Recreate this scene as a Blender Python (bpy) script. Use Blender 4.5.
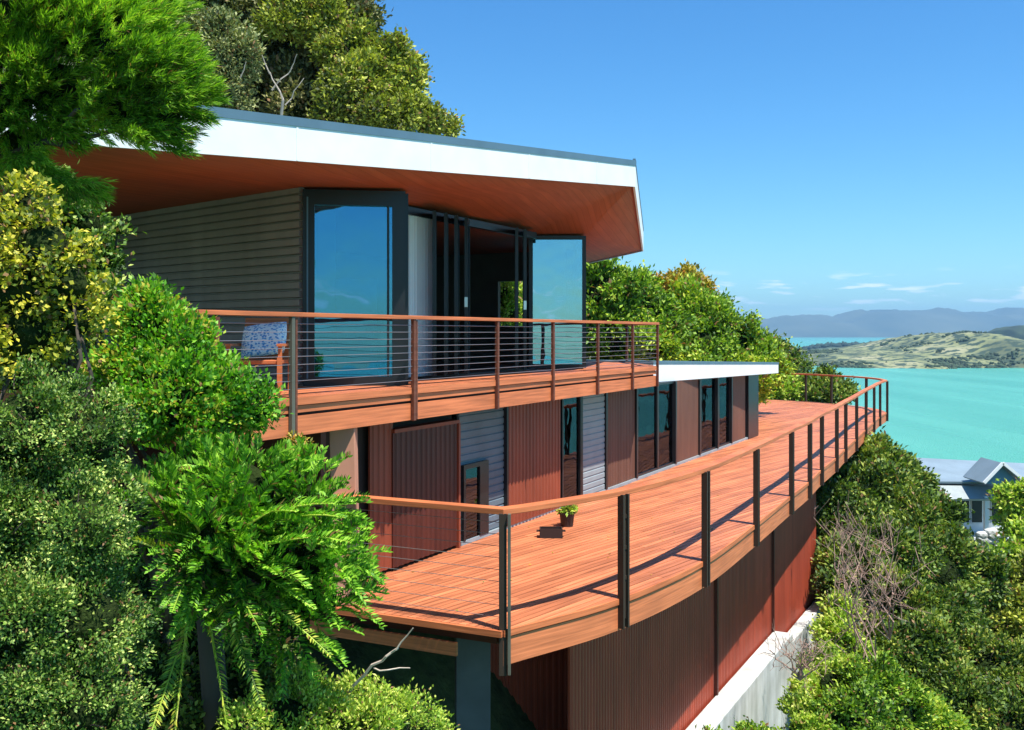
import bpy, math, random
import numpy as np
from mathutils import Vector, Matrix
R = math.radians
for o in list(bpy.data.objects): bpy.data.objects.remove(o)
sc = bpy.context.scene
COL = sc.collection

# ---------------------------------------------------------------- camera, sky, sun, exposure
F, CX, HY = 1000.0, 512.0, 333.0      # eye at the origin, looking along +Y, metres
cam_d = bpy.data.cameras.new('camera'); cam = bpy.data.objects.new('camera', cam_d); COL.objects.link(cam)
cam.location = (0, 0, 0); cam.rotation_euler = (R(90), 0, 0)
cam_d.sensor_width = 36; cam_d.lens = F/1024*36; cam_d.shift_y = -(365-HY)/1024
cam_d.clip_start = .1; cam_d.clip_end = 40000
sc.camera = cam
SUN = Vector((.41, -.40, 1.32)).normalized()
sd = bpy.data.lights.new('sun', 'SUN'); so = bpy.data.objects.new('sun', sd); COL.objects.link(so)
sd.energy = 5.0; sd.angle = R(.5); sd.color = (1, .95, .87)
so.location = (20, -20, 60); so.rotation_euler = SUN.to_track_quat('Z', 'Y').to_euler()
w = bpy.data.worlds.new('World'); sc.world = w; w.use_nodes = True
nt = w.node_tree; nt.nodes.clear()
def N(t, **k):
    n = nt.nodes.new(t)
    for a, b in k.items(): setattr(n, a, b)
    return n
sky = N('ShaderNodeTexSky', sky_type='NISHITA'); sky.sun_disc = False
sky.sun_elevation = math.asin(SUN.z); sky.sun_rotation = math.atan2(SUN.x, SUN.y)
sky.altitude = 0; sky.air_density = 1.0; sky.dust_density = .25; sky.ozone_density = 3.0
bg = N('ShaderNodeBackground'); bg.inputs[1].default_value = .078
# a few thin flat clouds low over the far hills
tc = N('ShaderNodeTexCoord'); mp = N('ShaderNodeMapping'); mp.inputs['Scale'].default_value = (13, 13, 95)
nz = N('ShaderNodeTexNoise'); nz.inputs['Scale'].default_value = 1.6; nz.inputs['Detail'].default_value = 5
rp = N('ShaderNodeValToRGB'); rp.color_ramp.elements[0].position = .55; rp.color_ramp.elements[1].position = .66
sx = N('ShaderNodeSeparateXYZ'); band = N('ShaderNodeMapRange', interpolation_type='SMOOTHSTEP')
band.inputs['From Min'].default_value = .015; band.inputs['From Max'].default_value = .035
band2 = N('ShaderNodeMapRange', interpolation_type='SMOOTHSTEP')
band2.inputs['From Min'].default_value = .065; band2.inputs['From Max'].default_value = .045
m1 = N('ShaderNodeMath', operation='MULTIPLY'); m2 = N('ShaderNodeMath', operation='MULTIPLY'); m3 = N('ShaderNodeMath', operation='MULTIPLY')
m3.inputs[1].default_value = .95
mx = N('ShaderNodeMix', data_type='RGBA'); mx.inputs['B'].default_value = (8.5, 10, 11, 1)
out = N('ShaderNodeOutputWorld'); L = nt.links.new
L(tc.outputs['Generated'], mp.inputs[0]); L(mp.outputs[0], nz.inputs['Vector']); L(nz.outputs['Fac'], rp.inputs[0])
L(tc.outputs['Generated'], sx.inputs[0]); L(sx.outputs['Z'], band.inputs[0]); L(sx.outputs['Z'], band2.inputs[0])
L(band.outputs[0], m1.inputs[0]); L(band2.outputs[0], m1.inputs[1]); L(m1.outputs[0], m2.inputs[0]); L(rp.outputs[0], m2.inputs[1])
L(m2.outputs[0], m3.inputs[0]); L(m3.outputs[0], mx.inputs['Factor'])
hs = N('ShaderNodeHueSaturation'); hs.inputs['Saturation'].default_value = 1.25
gr_ = N('ShaderNodeMix', data_type='RGBA', blend_type='MULTIPLY'); gr_.inputs['Factor'].default_value = 1; gr_.inputs['B'].default_value = (.76, 1.18, 1.36, 1)
L(sky.outputs[0], hs.inputs['Color']); L(hs.outputs[0], gr_.inputs['A']); L(gr_.outputs['Result'], mx.inputs['A']); L(mx.outputs['Result'], bg.inputs[0]); L(bg.outputs[0], out.inputs[0])
sc.view_settings.view_transform = 'Standard'; sc.view_settings.look = 'None'
sc.view_settings.exposure = .82; sc.view_settings.gamma = 1
sc.render.engine = 'CYCLES'
cy = sc.cycles
cy.use_denoising = True; cy.max_bounces = 8; cy.diffuse_bounces = 2; cy.glossy_bounces = 4; cy.transparent_max_bounces = 12
cy.transmission_bounces = 6; cy.volume_bounces = 0; cy.sample_clamp_indirect = 6

# ---------------------------------------------------------------- materials
class G:
    """small node helper"""
    def __init__(s, name):
        s.m = bpy.data.materials.new(name); s.m.use_nodes = True; s.nt = s.m.node_tree; s.nt.nodes.clear()
        s.out = s.n('ShaderNodeOutputMaterial')
    def n(s, t, ins=None, **k):
        n = s.nt.nodes.new(t)
        for a, b in k.items(): setattr(n, a, b)
        if ins:
            for a, b in ins.items():
                if isinstance(b, bpy.types.NodeSocket): s.nt.links.new(b, n.inputs[a])
                else: n.inputs[a].default_value = b
        return n
    def noise(s, scale, detail=4, vec=None, stretch=None):
        v = vec or s.n('ShaderNodeTexCoord').outputs['Object']
        if stretch: v = s.n('ShaderNodeMapping', {'Vector': v, 'Scale': stretch}).outputs[0]
        return s.n('ShaderNodeTexNoise', {'Vector': v, 'Scale': scale, 'Detail': detail}).outputs['Fac']
    def ramp(s, fac, stops):
        r = s.n('ShaderNodeValToRGB', {'Fac': fac}); e = r.color_ramp.elements
        while len(e) < len(stops): e.new(.5)
        for q, (p, c) in zip(e, stops): q.position = p; q.color = (*c, 1)
        return r.outputs[0]
    def mix(s, fac, a, b, mode='MIX'):
        k = s.n('ShaderNodeMix', data_type='RGBA', blend_type=mode)
        for key, v in (('Factor', fac), ('A', a), ('B', b)):
            if isinstance(v, bpy.types.NodeSocket): s.nt.links.new(v, k.inputs[key])
            elif key == 'Factor': k.inputs[key].default_value = v
            else: k.inputs[key].default_value = (*v, 1)
        return k.outputs['Result']
    def bump(s, h, strength, dist=.01):
        return s.n('ShaderNodeBump', {'Height': h, 'Strength': strength, 'Distance': dist}).outputs[0]
    def pbr(s, col, rough=.6, bump=None, metal=0, spec=.5):
        b = s.n('ShaderNodeBsdfPrincipled', {'Roughness': rough, 'Metallic': metal, 'Specular IOR Level': spec})
        if isinstance(col, bpy.types.NodeSocket): s.nt.links.new(col, b.inputs['Base Color'])
        else: b.inputs['Base Color'].default_value = (*col, 1)
        if bump: s.nt.links.new(bump, b.inputs['Normal'])
        s.nt.links.new(b.outputs[0], s.out.inputs[0]); return b
def dk(c, f): return tuple(x*f for x in c)
def wood(name, c, var=.35, grain=(1.2, 22, 22), rough=.55, spec=.3, ang=62.5):
    g = G(name); rnd = g.n('ShaderNodeNewGeometry').outputs['Random Per Island']
    tcv = g.n('ShaderNodeTexCoord').outputs['Object']
    gr = g.n('ShaderNodeTexNoise', {'Vector': g.n('ShaderNodeMapping', {'Vector': g.n('ShaderNodeMapping', {'Vector': tcv, 'Rotation': (0, 0, -R(ang))}).outputs[0], 'Scale': grain}).outputs[0], 'Scale': 1., 'Detail': 5.}).outputs['Fac']
    a = g.ramp(gr, [(.3, dk(c, .68)), (.7, dk(c, 1.2))])
    b = g.ramp(rnd, [(0, (1-var,)*3), (1, (1+var*.3,)*3)])
    n2 = g.ramp(g.noise(.8, 3), [(.3, (.84, .82, .82)), (.7, (1.08, 1.06, 1.04))])
    col = g.mix(1, g.mix(1, a, b, 'MULTIPLY'), n2, 'MULTIPLY')
    g.pbr(col, rough, g.bump(gr, .25, .004), spec=spec); return g.m
def paint(name, c, rough=.45, var=.08, scale=2.5, metal=0, spec=.4, bump=.05):
    g = G(name); nf = g.noise(scale, 6)
    fine = g.noise(45, 3)
    col = g.ramp(nf, [(.3, dk(c, 1-var)), (.7, dk(c, 1+var))])
    g.pbr(col, rough, g.bump(fine, bump, .003), metal, spec); return g.m
def streaked(name, c, rough=.5, var=.2, metal=0):
    g = G(name); nf = g.noise(1, 6, stretch=(5, 5, .5)); big = g.noise(.7, 3)
    col = g.mix(1, g.ramp(nf, [(.25, dk(c, 1-var)), (.75, dk(c, 1+var))]), g.ramp(big, [(.3, (.85,)*3), (.7, (1.1,)*3)]), 'MULTIPLY')
    g.pbr(col, rough, g.bump(nf, .1, .004), metal, .4); return g.m
def glass(name, tint=(.35, .5, .58), refl=.3, rcol=(.26, .34, .42)):
    g = G(name)
    lw = g.n('ShaderNodeLayerWeight', {'Blend': .22}).outputs['Fresnel']
    f = g.n('ShaderNodeMath', {0: lw, 1: refl}, operation='MAXIMUM').outputs[0]
    wob = g.bump(g.noise(1.3, 2), .13, .05)
    gl = g.n('ShaderNodeBsdfGlossy', {'Color': (*rcol, 1), 'Roughness': .0, 'Normal': wob})
    tr = g.n('ShaderNodeBsdfTransparent', {'Color': (*tint, 1)})
    mxs = g.n('ShaderNodeMixShader', {0: f, 1: tr.outputs[0], 2: gl.outputs[0]})
    g.nt.links.new(mxs.outputs[0], g.out.inputs[0]); return g.m
def leaf(name, stops, scale=1.5, trans=.22, gloss=.03, rough=.6):
    """stops: leaf colours met from leaf to leaf, clumps vary too"""
    g = G(name)
    stops = [(min(c[0]*1.55, .85), min(c[1]*1.35, .85), c[2]*1.0) for c in stops]
    stops = [dk(stops[0], .6)]+stops[1:]
    rnd = g.n('ShaderNodeNewGeometry').outputs['Random Per Island']
    nf = g.noise(scale, 3)
    k = g.n('ShaderNodeMath', {0: rnd, 1: .58}, operation='MULTIPLY').outputs[0]
    k2 = g.n('ShaderNodeMapRange', {'Value': nf, 'From Min': .3, 'From Max': .7, 'To Min': 0., 'To Max': .46}).outputs[0]
    f = g.n('ShaderNodeMath', {0: k, 1: k2}, operation='ADD').outputs[0]
    n_ = len(stops); col = g.ramp(f, [((i+.5)/n_, c) for i, c in enumerate(stops)])
    dead = g.n('ShaderNodeMath', {0: g.n('ShaderNodeMath', {0: rnd, 1: 37.0}, operation='MULTIPLY').outputs[0]}, operation='FRACT').outputs[0]
    dead = g.n('ShaderNodeMath', {0: dead, 1: .955}, operation='GREATER_THAN').outputs[0]
    col = g.mix(dead, col, (.24, .13, .05))
    d = g.n('ShaderNodeBsdfDiffuse', {'Color': col}); t = g.n('ShaderNodeBsdfTranslucent', {'Color': g.mix(1, col, (1.3, 1.5, .6), 'MULTIPLY')})
    gl = g.n('ShaderNodeBsdfGlossy', {'Color': (.9, .95, .9, 1), 'Roughness': rough})
    a = g.n('ShaderNodeMixShader', {0: trans, 1: d.outputs[0], 2: t.outputs[0]})
    b = g.n('ShaderNodeMixShader', {0: gloss, 1: a.outputs[0], 2: gl.outputs[0]})
    g.nt.links.new(b.outputs[0], g.out.inputs[0]); return g.m

DECKC = (.60, .200, .088)
M = dict(
    deck=wood('deck_timber', DECKC, .36, ang=51.5, rough=.5, spec=.35), fascia=wood('fascia_timber', (.62, .195, .078), .12, grain=(1.2, 1.2, 34), ang=0),
    rail=wood('handrail_timber', (.60, .180, .068), .1, grain=(1.5, 1.5, 40), ang=0), post=wood('post_timber', (.17, .06, .035), .2),
    steel=paint('dark_post_steel', (.040, .028, .020), .55, spec=.25), postg=paint('greenish_grey_steel', (.10, .10, .075), .5, .2),
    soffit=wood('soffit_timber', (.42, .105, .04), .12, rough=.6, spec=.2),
    white=paint('white_paint', (.76, .79, .79), .5, .05), gutter=paint('grey_blue_gutter', (.09, .16, .21), .4),
    rooftop=paint('roof_sheet', (.30, .33, .33), .5), grey=streaked('grey_corrugated_metal', (.33, .305, .30), .5, .12),
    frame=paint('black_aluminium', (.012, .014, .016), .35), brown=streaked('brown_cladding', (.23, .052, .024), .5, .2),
    dbrown=streaked('dark_and_shaded_brown_cladding', (.075, .016, .009), .5, .25), pink=streaked('raw_timber_cladding', (.52, .25, .16), .7, .12),
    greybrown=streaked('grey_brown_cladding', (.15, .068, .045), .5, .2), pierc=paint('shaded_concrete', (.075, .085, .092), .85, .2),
    corr=streaked('red_brown_corrugated_steel', (.33, .054, .025), .5, .22), bluegrey=paint('blue_grey_weatherboard', (.11, .15, .18), .6, .12),
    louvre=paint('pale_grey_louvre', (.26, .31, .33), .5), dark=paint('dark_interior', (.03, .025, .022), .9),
    inner=paint('interior_wall', (.16, .14, .12), .9), floor=wood('interior_floor', (.12, .06, .035), .2),
    curtain=paint('pale_curtain', (.92, .93, .90), .9, .02), blind=paint('pale_blue_blind_and_reflection', (.45, .62, .68), .8, .05),
    glass=glass('blue_window_glass', (.45, .66, .78), .38, (.16, .47, .66)), glassb=glass('pale_blue_door_glass', (.4, .6, .7), .5, (.42, .72, .82)), glass2=glass('dark_window_glass', (.42, .46, .50), .16, (.5, .62, .75)),
    pot=paint('black_plastic_pot', (.03, .018, .015), .5), soil=paint('potting_soil', (.05, .03, .02), .9),
    cable=paint('stainless_cable', (.30, .31, .31), .35, metal=.6), chrome=paint('brushed_handle', (.6, .6, .58), .3, metal=.9),
    bark=streaked('tree_bark', (.075, .058, .042), .9, .4), twig=paint('dry_twig', (.34, .22, .17), .8, .2),
    paletwig=paint('bleached_twig', (.50, .42, .34), .8, .2))
def concrete():
    g = G('weathered_concrete'); a = g.noise(1.2, 8); st = g.noise(1, 5, stretch=(4, 4, .6))
    col = g.mix(1, g.ramp(a, [(.3, (.42, .43, .41)), (.7, (.66, .68, .66))]), g.ramp(st, [(.3, (.72, .73, .70)), (.65, (1, 1, 1))]), 'MULTIPLY')
    g.pbr(col, .85, g.bump(g.noise(30, 5), .3, .01)); return g.m
M['concrete'] = concrete()
def cushion():
    g = G('blue_patterned_cushion'); v = g.n('ShaderNodeTexVoronoi', {'Scale': 15.0}, feature='F1')
    g.pbr(g.ramp(v.outputs['Distance'], [(.36, (.10, .34, .66)), (.50, (.85, .92, .95))]), .9); return g.m
M['cushion'] = cushion()
LF = dict(
    pine=leaf('pine_needles', [(.03, .09, .01), (.08, .21, .014), (.17, .36, .025), (.34, .52, .07)], 2.2, .3),
    yellow=leaf('yellow_green_leaves', [(.03, .06, .01), (.10, .16, .015), (.33, .35, .03), (.56, .53, .09)], 6.0, .25),
    round=leaf('bright_green_leaves', [(.03, .11, .012), (.07, .25, .015), (.14, .36, .02), (.34, .30, .05)], 2.5, .3),
    fine=leaf('fine_dark_leaves', [(.012, .035, .008), (.035, .10, .014), (.11, .22, .035), (.38, .50, .18)], 5, .22),
    fern=leaf('fern_leaflets', [(.015, .06, .008), (.05, .18, .012), (.12, .33, .02), (.26, .50, .06)], 1.5, .3),
    low=leaf('pale_groundcover_leaves', [(.06, .14, .02), (.14, .28, .03), (.30, .44, .06), (.46, .52, .18)], 2.0, .3),
    olive=leaf('olive_tree_leaves', [(.035, .055, .016), (.085, .12, .022), (.19, .25, .03), (.36, .42, .08)], .6, .2),
    dolive=leaf('dark_olive_leaves', [(.03, .040, .018), (.055, .07, .025), (.11, .13, .05), (.20, .22, .12)], .3, .15),
    mid=leaf('fresh_green_leaves', [(.03, .09, .010), (.08, .19, .018), (.18, .32, .03), (.38, .46, .06)], .3, .25),
    slope=leaf('slope_shrub_leaves', [(.018, .042, .010), (.040, .088, .018), (.10, .18, .025), (.27, .33, .07)], .9, .2),
    rust=leaf('rusty_green_leaves', [(.06, .09, .015), (.18, .20, .03), (.34, .30, .06), (.42, .16, .05)], .6, .25),
    flower=leaf('orange_petals', [(.7, .12, .03), (.8, .25, .05)], 3, .2))

# ---------------------------------------------------------------- object helpers
def V(*a): return Vector(a)
def P(px, py, z=None, Y=None):
    """world point that stands behind pixel (px, py) at height z or distance Y"""
    if Y is None: Y = F*(-z)/(py-HY)
    return V((px-CX)/F*Y, Y, -(py-HY)/F*Y)
def tag(o, label=None, cat=None, group=None, kind=None):
    if label: o['label'] = label
    if cat: o['category'] = cat
    if group: o['group'] = group
    if kind: o['kind'] = kind
    return o
def thing(name, loc, label, cat, group=None):
    o = bpy.data.objects.new(name, None); COL.objects.link(o); o.location = loc; o.empty_display_size = .2
    return tag(o, label, cat, group)
class MB:
    def __init__(s): s.v = []; s.f = []
    def add(s, vs, fs):
        n = len(s.v); s.v += [tuple(v) for v in vs]; s.f += [tuple(i+n for i in f) for f in fs]; return s
    def box(s, c, sx, sy, sz, d=V(1, 0, 0)):
        """box centred at c, sx along d, sy across, sz up"""
        d = V(d.x, d.y, 0).normalized(); n = V(-d.y, d.x, 0); c = V(*c); vs = []
        for k in (-1, 1):
            for a, b in ((-1, -1), (1, -1), (1, 1), (-1, 1)):
                vs.append(c + d*(a*sx/2) + n*(b*sy/2) + V(0, 0, k*sz/2))
        return s.add(vs, [(3, 2, 1, 0), (4, 5, 6, 7), (0, 1, 5, 4), (1, 2, 6, 5), (2, 3, 7, 6), (3, 0, 4, 7)])
    def beam(s, a, b, wd, h, up=V(0, 0, 1)):
        a = V(*a); b = V(*b); t = (b-a).normalized(); sd_ = t.cross(up).normalized(); u = sd_.cross(t)
        vs = [p + sd_*(i*wd/2) + u*(j*h/2) for p in (a, b) for i, j in ((-1, -1), (1, -1), (1, 1), (-1, 1))]
        return s.add(vs, [(0, 1, 2, 3), (7, 6, 5, 4), (4, 5, 1, 0), (5, 6, 2, 1), (6, 7, 3, 2), (7, 4, 0, 3)])
    def sweep(s, pts, wd, h, off=0, dz=0):
        """rectangular bar along a horizontal polyline, mitred"""
        pts = [V(*p) for p in pts]; n = len(pts); rings = []
        for i, p in enumerate(pts):
            a = (p-pts[i-1]).normalized() if i else (pts[1]-p).normalized()
            b = (pts[i+1]-p).normalized() if i < n-1 else a
            a = V(a.x, a.y, 0).normalized(); b = V(b.x, b.y, 0).normalized()
            t = (a+b).normalized(); nn = V(t.y, -t.x, 0) / max(.35, (a.dot(t)))
            rings.append([p + nn*(off+x*wd/2) + V(0, 0, dz+y*h/2) for x, y in ((-1, -1), (1, -1), (1, 1), (-1, 1))])
        vs = [q for r in rings for q in r]; fs = [(0, 3, 2, 1), tuple(4*(n-1)+k for k in range(4))]
        for i in range(n-1):
            for k in range(4): fs.append((4*i+k, 4*i+(k+1) % 4, 4*i+4+(k+1) % 4, 4*i+4+k))
        return s.add(vs, fs)
    def tube(s, pts, r0, r1=None, seg=6):
        r1 = r0 if r1 is None else r1; pts = [V(*p) for p in pts]; n = len(pts); vs = []; fs = []
        for i, p in enumerate(pts):
            t = (pts[min(i+1, n-1)]-pts[max(i-1, 0)]).normalized()
            a = t.cross(V(.3, .2, 1) if abs(t.z) < .9 else V(1, 0, 0)).normalized(); b = t.cross(a)
            r = r0+(r1-r0)*i/(n-1)
            for k in range(seg):
                th = 2*math.pi*k/seg; vs.append(p+a*(r*math.cos(th))+b*(r*math.sin(th)))
        for i in range(n-1):
            for k in range(seg): fs.append((i*seg+k, i*seg+(k+1) % seg, (i+1)*seg+(k+1) % seg, (i+1)*seg+k))
        fs += [tuple(range(seg))[::-1], tuple((n-1)*seg+k for k in range(seg))]
        return s.add(vs, fs)
    def prism(s, poly, z0, z1):
        """poly: list of (x, y)"""
        n = len(poly); vs = [(x, y, z0) for x, y in poly]+[(x, y, z1) for x, y in poly]
        return s.add(vs, [tuple(range(n))[::-1], tuple(range(n, 2*n))]+[(i, (i+1) % n, n+(i+1) % n, n+i) for i in range(n)])
    def build(s, name, mat, parent=None, smooth=False, bevel=0):
        me = bpy.data.meshes.new(name); loc = V(0, 0, 0)
        if parent is not None:
            p = parent
            while p is not None: loc += p.location; p = p.parent
        vs = [(v[0]-loc.x, v[1]-loc.y, v[2]-loc.z) for v in s.v]
        if parent is None and vs:                       # origin at the thing's base
            a = np.array(vs); c = V((a[:, 0].min()+a[:, 0].max())/2, (a[:, 1].min()+a[:, 1].max())/2, a[:, 2].min())
            vs = [(v[0]-c.x, v[1]-c.y, v[2]-c.z) for v in vs]
        me.from_pydata(vs, [], s.f); me.update(); me.materials.append(mat)
        if smooth: me.polygons.foreach_set('use_smooth', [True]*len(me.polygons))
        o = bpy.data.objects.new(name, me); COL.objects.link(o)
        if parent is not None: o.parent = parent
        elif vs: o.location = c
        import bmesh
        bm = bmesh.new(); bm.from_mesh(me); bmesh.ops.recalc_face_normals(bm, faces=bm.faces); bm.to_mesh(me); bm.free()
        if bevel:
            b = o.modifiers.new('bevel', 'BEVEL'); b.width = bevel; b.segments = 2; b.limit_method = 'ANGLE'
        return o
def spline(pts, n=8):
    """Catmull-Rom through 2-D/3-D points"""
    P_ = [np.array(p, float) for p in pts]; P_ = [2*P_[0]-P_[1]]+P_+[2*P_[-1]-P_[-2]]; o = []
    for i in range(1, len(P_)-2):
        for k in range(n):
            t = k/n; a, b, c, d = P_[i-1:i+3]
            o.append(.5*((2*b)+(-a+c)*t+(2*a-5*b+4*c-d)*t*t+(-a+3*b-3*c+d)*t**3))
    o.append(P_[-2]); return [tuple(q) for q in o]
def clip(poly, n, c, keep_less):
    o = []
    for i in range(len(poly)):
        a, b = poly[i-1], poly[i]; da = a[0]*n[0]+a[1]*n[1]-c; db = b[0]*n[0]+b[1]*n[1]-c
        if not keep_less: da, db = -da, -db
        if (da <= 0) != (db <= 0):
            t = da/(da-db); o.append((a[0]+(b[0]-a[0])*t, a[1]+(b[1]-a[1])*t))
        if db <= 0: o.append(b)
    return o
def boards(poly, d, pitch, gap, z0, z1, mb=None, seed=1, joint=(2.6, 4.2)):
    """decking boards along direction d filling poly"""
    mb = mb or MB(); d = np.array(d)/np.hypot(*d); n = np.array((-d[1], d[0])); rnd = random.Random(seed)
    pr = [p[0]*n[0]+p[1]*n[1] for p in poly]; k = min(pr)
    while k < max(pr):
        q = clip(clip(poly, n, k+pitch-gap, True), n, k, False); k += pitch
        if len(q) < 3: continue
        al = [p[0]*d[0]+p[1]*d[1] for p in q]; s0 = min(al)-rnd.uniform(0, 3); 
        while s0 < max(al):
            s1 = s0+rnd.uniform(*joint); e = clip(clip(q, d, s1-.004, True), d, s0, False); s0 = s1
            if len(e) >= 3:
                a = abs(sum(e[i-1][0]*e[i][1]-e[i][0]*e[i-1][1] for i in range(len(e))))/2
                dz = rnd.uniform(-.0015, .0015)
                if a > .002: mb.prism(e, z0, z1+dz)
    return mb

# ---------------------------------------------------------------- terrain
DX, DY = .4618, .8870                       # the way the house and its decks run
NX, NY = DY, -DX                            # downhill, towards the harbour
d_ = V(DX, DY, 0); n_ = V(NX, NY, 0)
SEA = -45.0
UP = [(-90, 30), (-60, 22), (-40, 15), (-26, 8), (-17, 2.2), (-12.5, -1.2), (-9.5, -3.7), (-7.5, -4.6), (-6.2, -7.4), (-5.2, -9.6), (-3, -10.2), (0, -11), (10, -15.5), (30, -25), (80, -44), (110, -52), (400, -70)]
def ground(x, y):
    u = x*NX+y*NY
    z = np.interp(u, [a for a, b in UP], [b for a, b in UP])
    z = np.where((y > 28) & (y < 54) & (u > -21), np.minimum(z, -3.9), z)
    return z - .35*np.maximum(0, y-45) - .0022*np.maximum(0, y-60)**2*.3
def vnoise(x, y, s=1.0, seed=0):
    r = np.random.RandomState(seed); z = 0*x
    for k in range(7):
        a = r.uniform(0, 6.28); f = s*1.7**k; z = z+np.sin((x*math.cos(a)+y*math.sin(a))*f+r.uniform(0, 6.28))*np.cos((x*math.sin(a)-y*math.cos(a))*f*.8+r.uniform(0, 6))/1.6**k
    return z
def grid(name, X, Y, Z, mat, label=None, cat=None, kind='structure', smooth=True):
    ny, nx = X.shape; v = np.stack([X, Y, Z], -1).reshape(-1, 3)
    i = np.arange(nx*ny).reshape(ny, nx); q = np.stack([i[:-1, :-1], i[:-1, 1:], i[1:, 1:], i[1:, :-1]], -1).reshape(-1, 4)
    o = np_mesh(name, v, q, mat, smooth); return tag(o, label, cat, None, kind)
def np_mesh(name, v, q, mat, smooth=False, parent=None):
    me = bpy.data.meshes.new(name); k = q.shape[1]
    me.vertices.add(len(v)); me.vertices.foreach_set('co', v.astype(np.float32).ravel())
    me.loops.add(q.size); me.loops.foreach_set('vertex_index', q.astype(np.int32).ravel())
    me.polygons.add(len(q)); me.polygons.foreach_set('loop_start', np.arange(len(q), dtype=np.int32)*k)
    if smooth: me.polygons.foreach_set('use_smooth', np.ones(len(q), dtype=bool))
    me.update(calc_edges=True); me.materials.append(mat)
    o = bpy.data.objects.new(name, me); COL.objects.link(o)
    if parent is not None: o.parent = parent
    return o
def mat_soil():
    g = G('hillside_soil'); a = g.noise(.35, 8); b = g.noise(4, 6)
    g.pbr(g.mix(.5, g.ramp(a, [(.35, (.03, .045, .015)), (.5, (.06, .09, .025)), (.7, (.07, .065, .035))]), g.ramp(b, [(.3, (.02, .03, .01)), (.7, (.10, .12, .04))])), .95, g.bump(b, .8, .1)); return g.m
ys = np.concatenate([np.linspace(-60, 60, 121), np.linspace(62, 260, 50)]); xs = np.concatenate([np.linspace(-90, -22, 30), np.linspace(-20, 40, 101), np.linspace(43, 330, 60)])
GX, GY = np.meshgrid(xs, ys); GZ = ground(GX, GY); 
GZ = GZ + .12*vnoise(GX, GY, .5, 3)
GZ = np.maximum(GZ, SEA-12)
grid('ground', GX, GY, GZ, mat_soil(), 'hillside of dark soil under the shrubs and the house', 'hillside')
def mat_sea():
    g = G('turquoise_water'); v = g.n('ShaderNodeTexCoord').outputs['Object']
    a = g.noise(.02, 7, v, (1, .12, 1)); b = g.noise(.25, 4, v); c = g.noise(.03, 4, v, (1, .4, 1))
    col = g.ramp(a, [(.3, (.062, .29, .205)), (.7, (.10, .38, .275))])
    d = g.noise(1.6, 3, v, (1, .5, 1))
    h = g.n('ShaderNodeMath', {0: g.n('ShaderNodeMath', {0: b, 1: d}, operation='ADD').outputs[0], 1: c}, operation='ADD').outputs[0]
    g.pbr(col, .25, g.bump(h, 1, .7), spec=.16); return g.m
mb = MB(); mb.add([(-16000, -1500, SEA), (16000, -1500, SEA), (16000, 17000, SEA), (-16000, 17000, SEA)], [(0, 1, 2, 3)])
o = mb.build('sea', mat_sea()); o.data.flip_normals() if o.data.polygons[0].normal.z < 0 else None
tag(o, 'turquoise harbour water between the shore and the far hills', 'water', None, 'structure')

# far hills across the harbour
def mat_hill(name, stops, s):
    g = G(name); a = g.noise(s, 8); g.pbr(g.ramp(a, stops), .95, g.bump(a, .6, 1/s*.02)); return g.m
def px_prof(xs_, prof, soft=0):
    return np.interp(xs_, [a for a, b in prof], [b for a, b in prof])
def ridge(name, Y0, Yr, prof, depth, mat, label, cat, rough, nx=260, px0=560, px1=1260, seed=1, base=SEA-2, ny=26, kind='structure'):
    """a ridge whose crest at distance Yr meets the skyline heights prof = [(px, py), ...]"""
    t = np.linspace(0, 1, ny); pxs = np.linspace(px0, px1, nx)
    T, PX = np.meshgrid(t, pxs, indexing='ij'); Y = Y0+depth*T; X = (PX-CX)/F*Yr
    crest = (HY-px_prof(PX, prof))/F*Yr; sh = np.sin(np.pi*np.clip(T*(.5/((Yr-Y0)/depth)), 0, 1))**.8
    Z = base+(crest-base)*sh
    Z += rough*vnoise(X/Yr*60, Y/Yr*60, 1.2, seed)*np.clip(sh*1.2-.05, 0, 1)
    return grid(name, X, Y, Z, mat, label, cat, kind)
HM = mat_hill('far_forested_hill', [(.3, (.035, .06, .045)), (.7, (.10, .12, .075))], .0016)
far = [(560, 330), (745, 320), (775, 318), (800, 315), (830, 318), (850, 313), (870, 310), (900, 311), (930, 310), (960, 313), (990, 313), (1024, 308), (1100, 300), (1260, 310)]
ridge('far_hills', 10200, 11500, far, 3400, HM, 'long blue grey range of hills across the harbour', 'hills', 24, nx=420, seed=5)
# the low grassy island
IX0, IX1 = 770, 1160
top = [(770, 366), (790, 356), (802, 354), (830, 352), (880, 351), (905, 347), (930, 341), (948, 334), (962, 332), (978, 333), (995, 338), (1010, 345), (1030, 350), (1060, 349), (1110, 340), (1160, 360)]
def mat_island():
    g = G('island_grass'); a = g.noise(.012, 6); b = g.noise(.07, 6)
    c = g.ramp(a, [(.35, (.09, .11, .05)), (.5, (.20, .22, .09)), (.68, (.32, .30, .18))])
    g.pbr(g.mix(g.ramp(b, [(.49, (0, 0, 0)), (.54, (1, 1, 1))]), c, (.03, .055, .03)), .95, g.bump(b, .6, 2)); return g.m
t = np.linspace(0, 1, 40); pxs = np.linspace(IX0, IX1, 300); T, PX = np.meshgrid(t, pxs, indexing='ij')
IYR = 1560.0
def isl(PX, T):
    Y0 = 1268+18*np.sin(PX*.05)+10*np.sin(PX*.13); Y = Y0+900*T; X = (PX-CX)/F*IYR
    crest = (HY-px_prof(PX, top))/F*IYR; pk = .35
    sh = np.where(T < pk, np.sin(np.pi/2*T/pk)**.75, np.cos(np.pi/2*(T-pk)/(1-pk)))
    Z = SEA-1.5+(crest-SEA+1.5)*np.maximum(sh, 0)
    Z += 1.3*vnoise(X/18, Y/18, 1, 8)*np.clip(sh, 0, 1)
    return X, Y, Z
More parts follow.
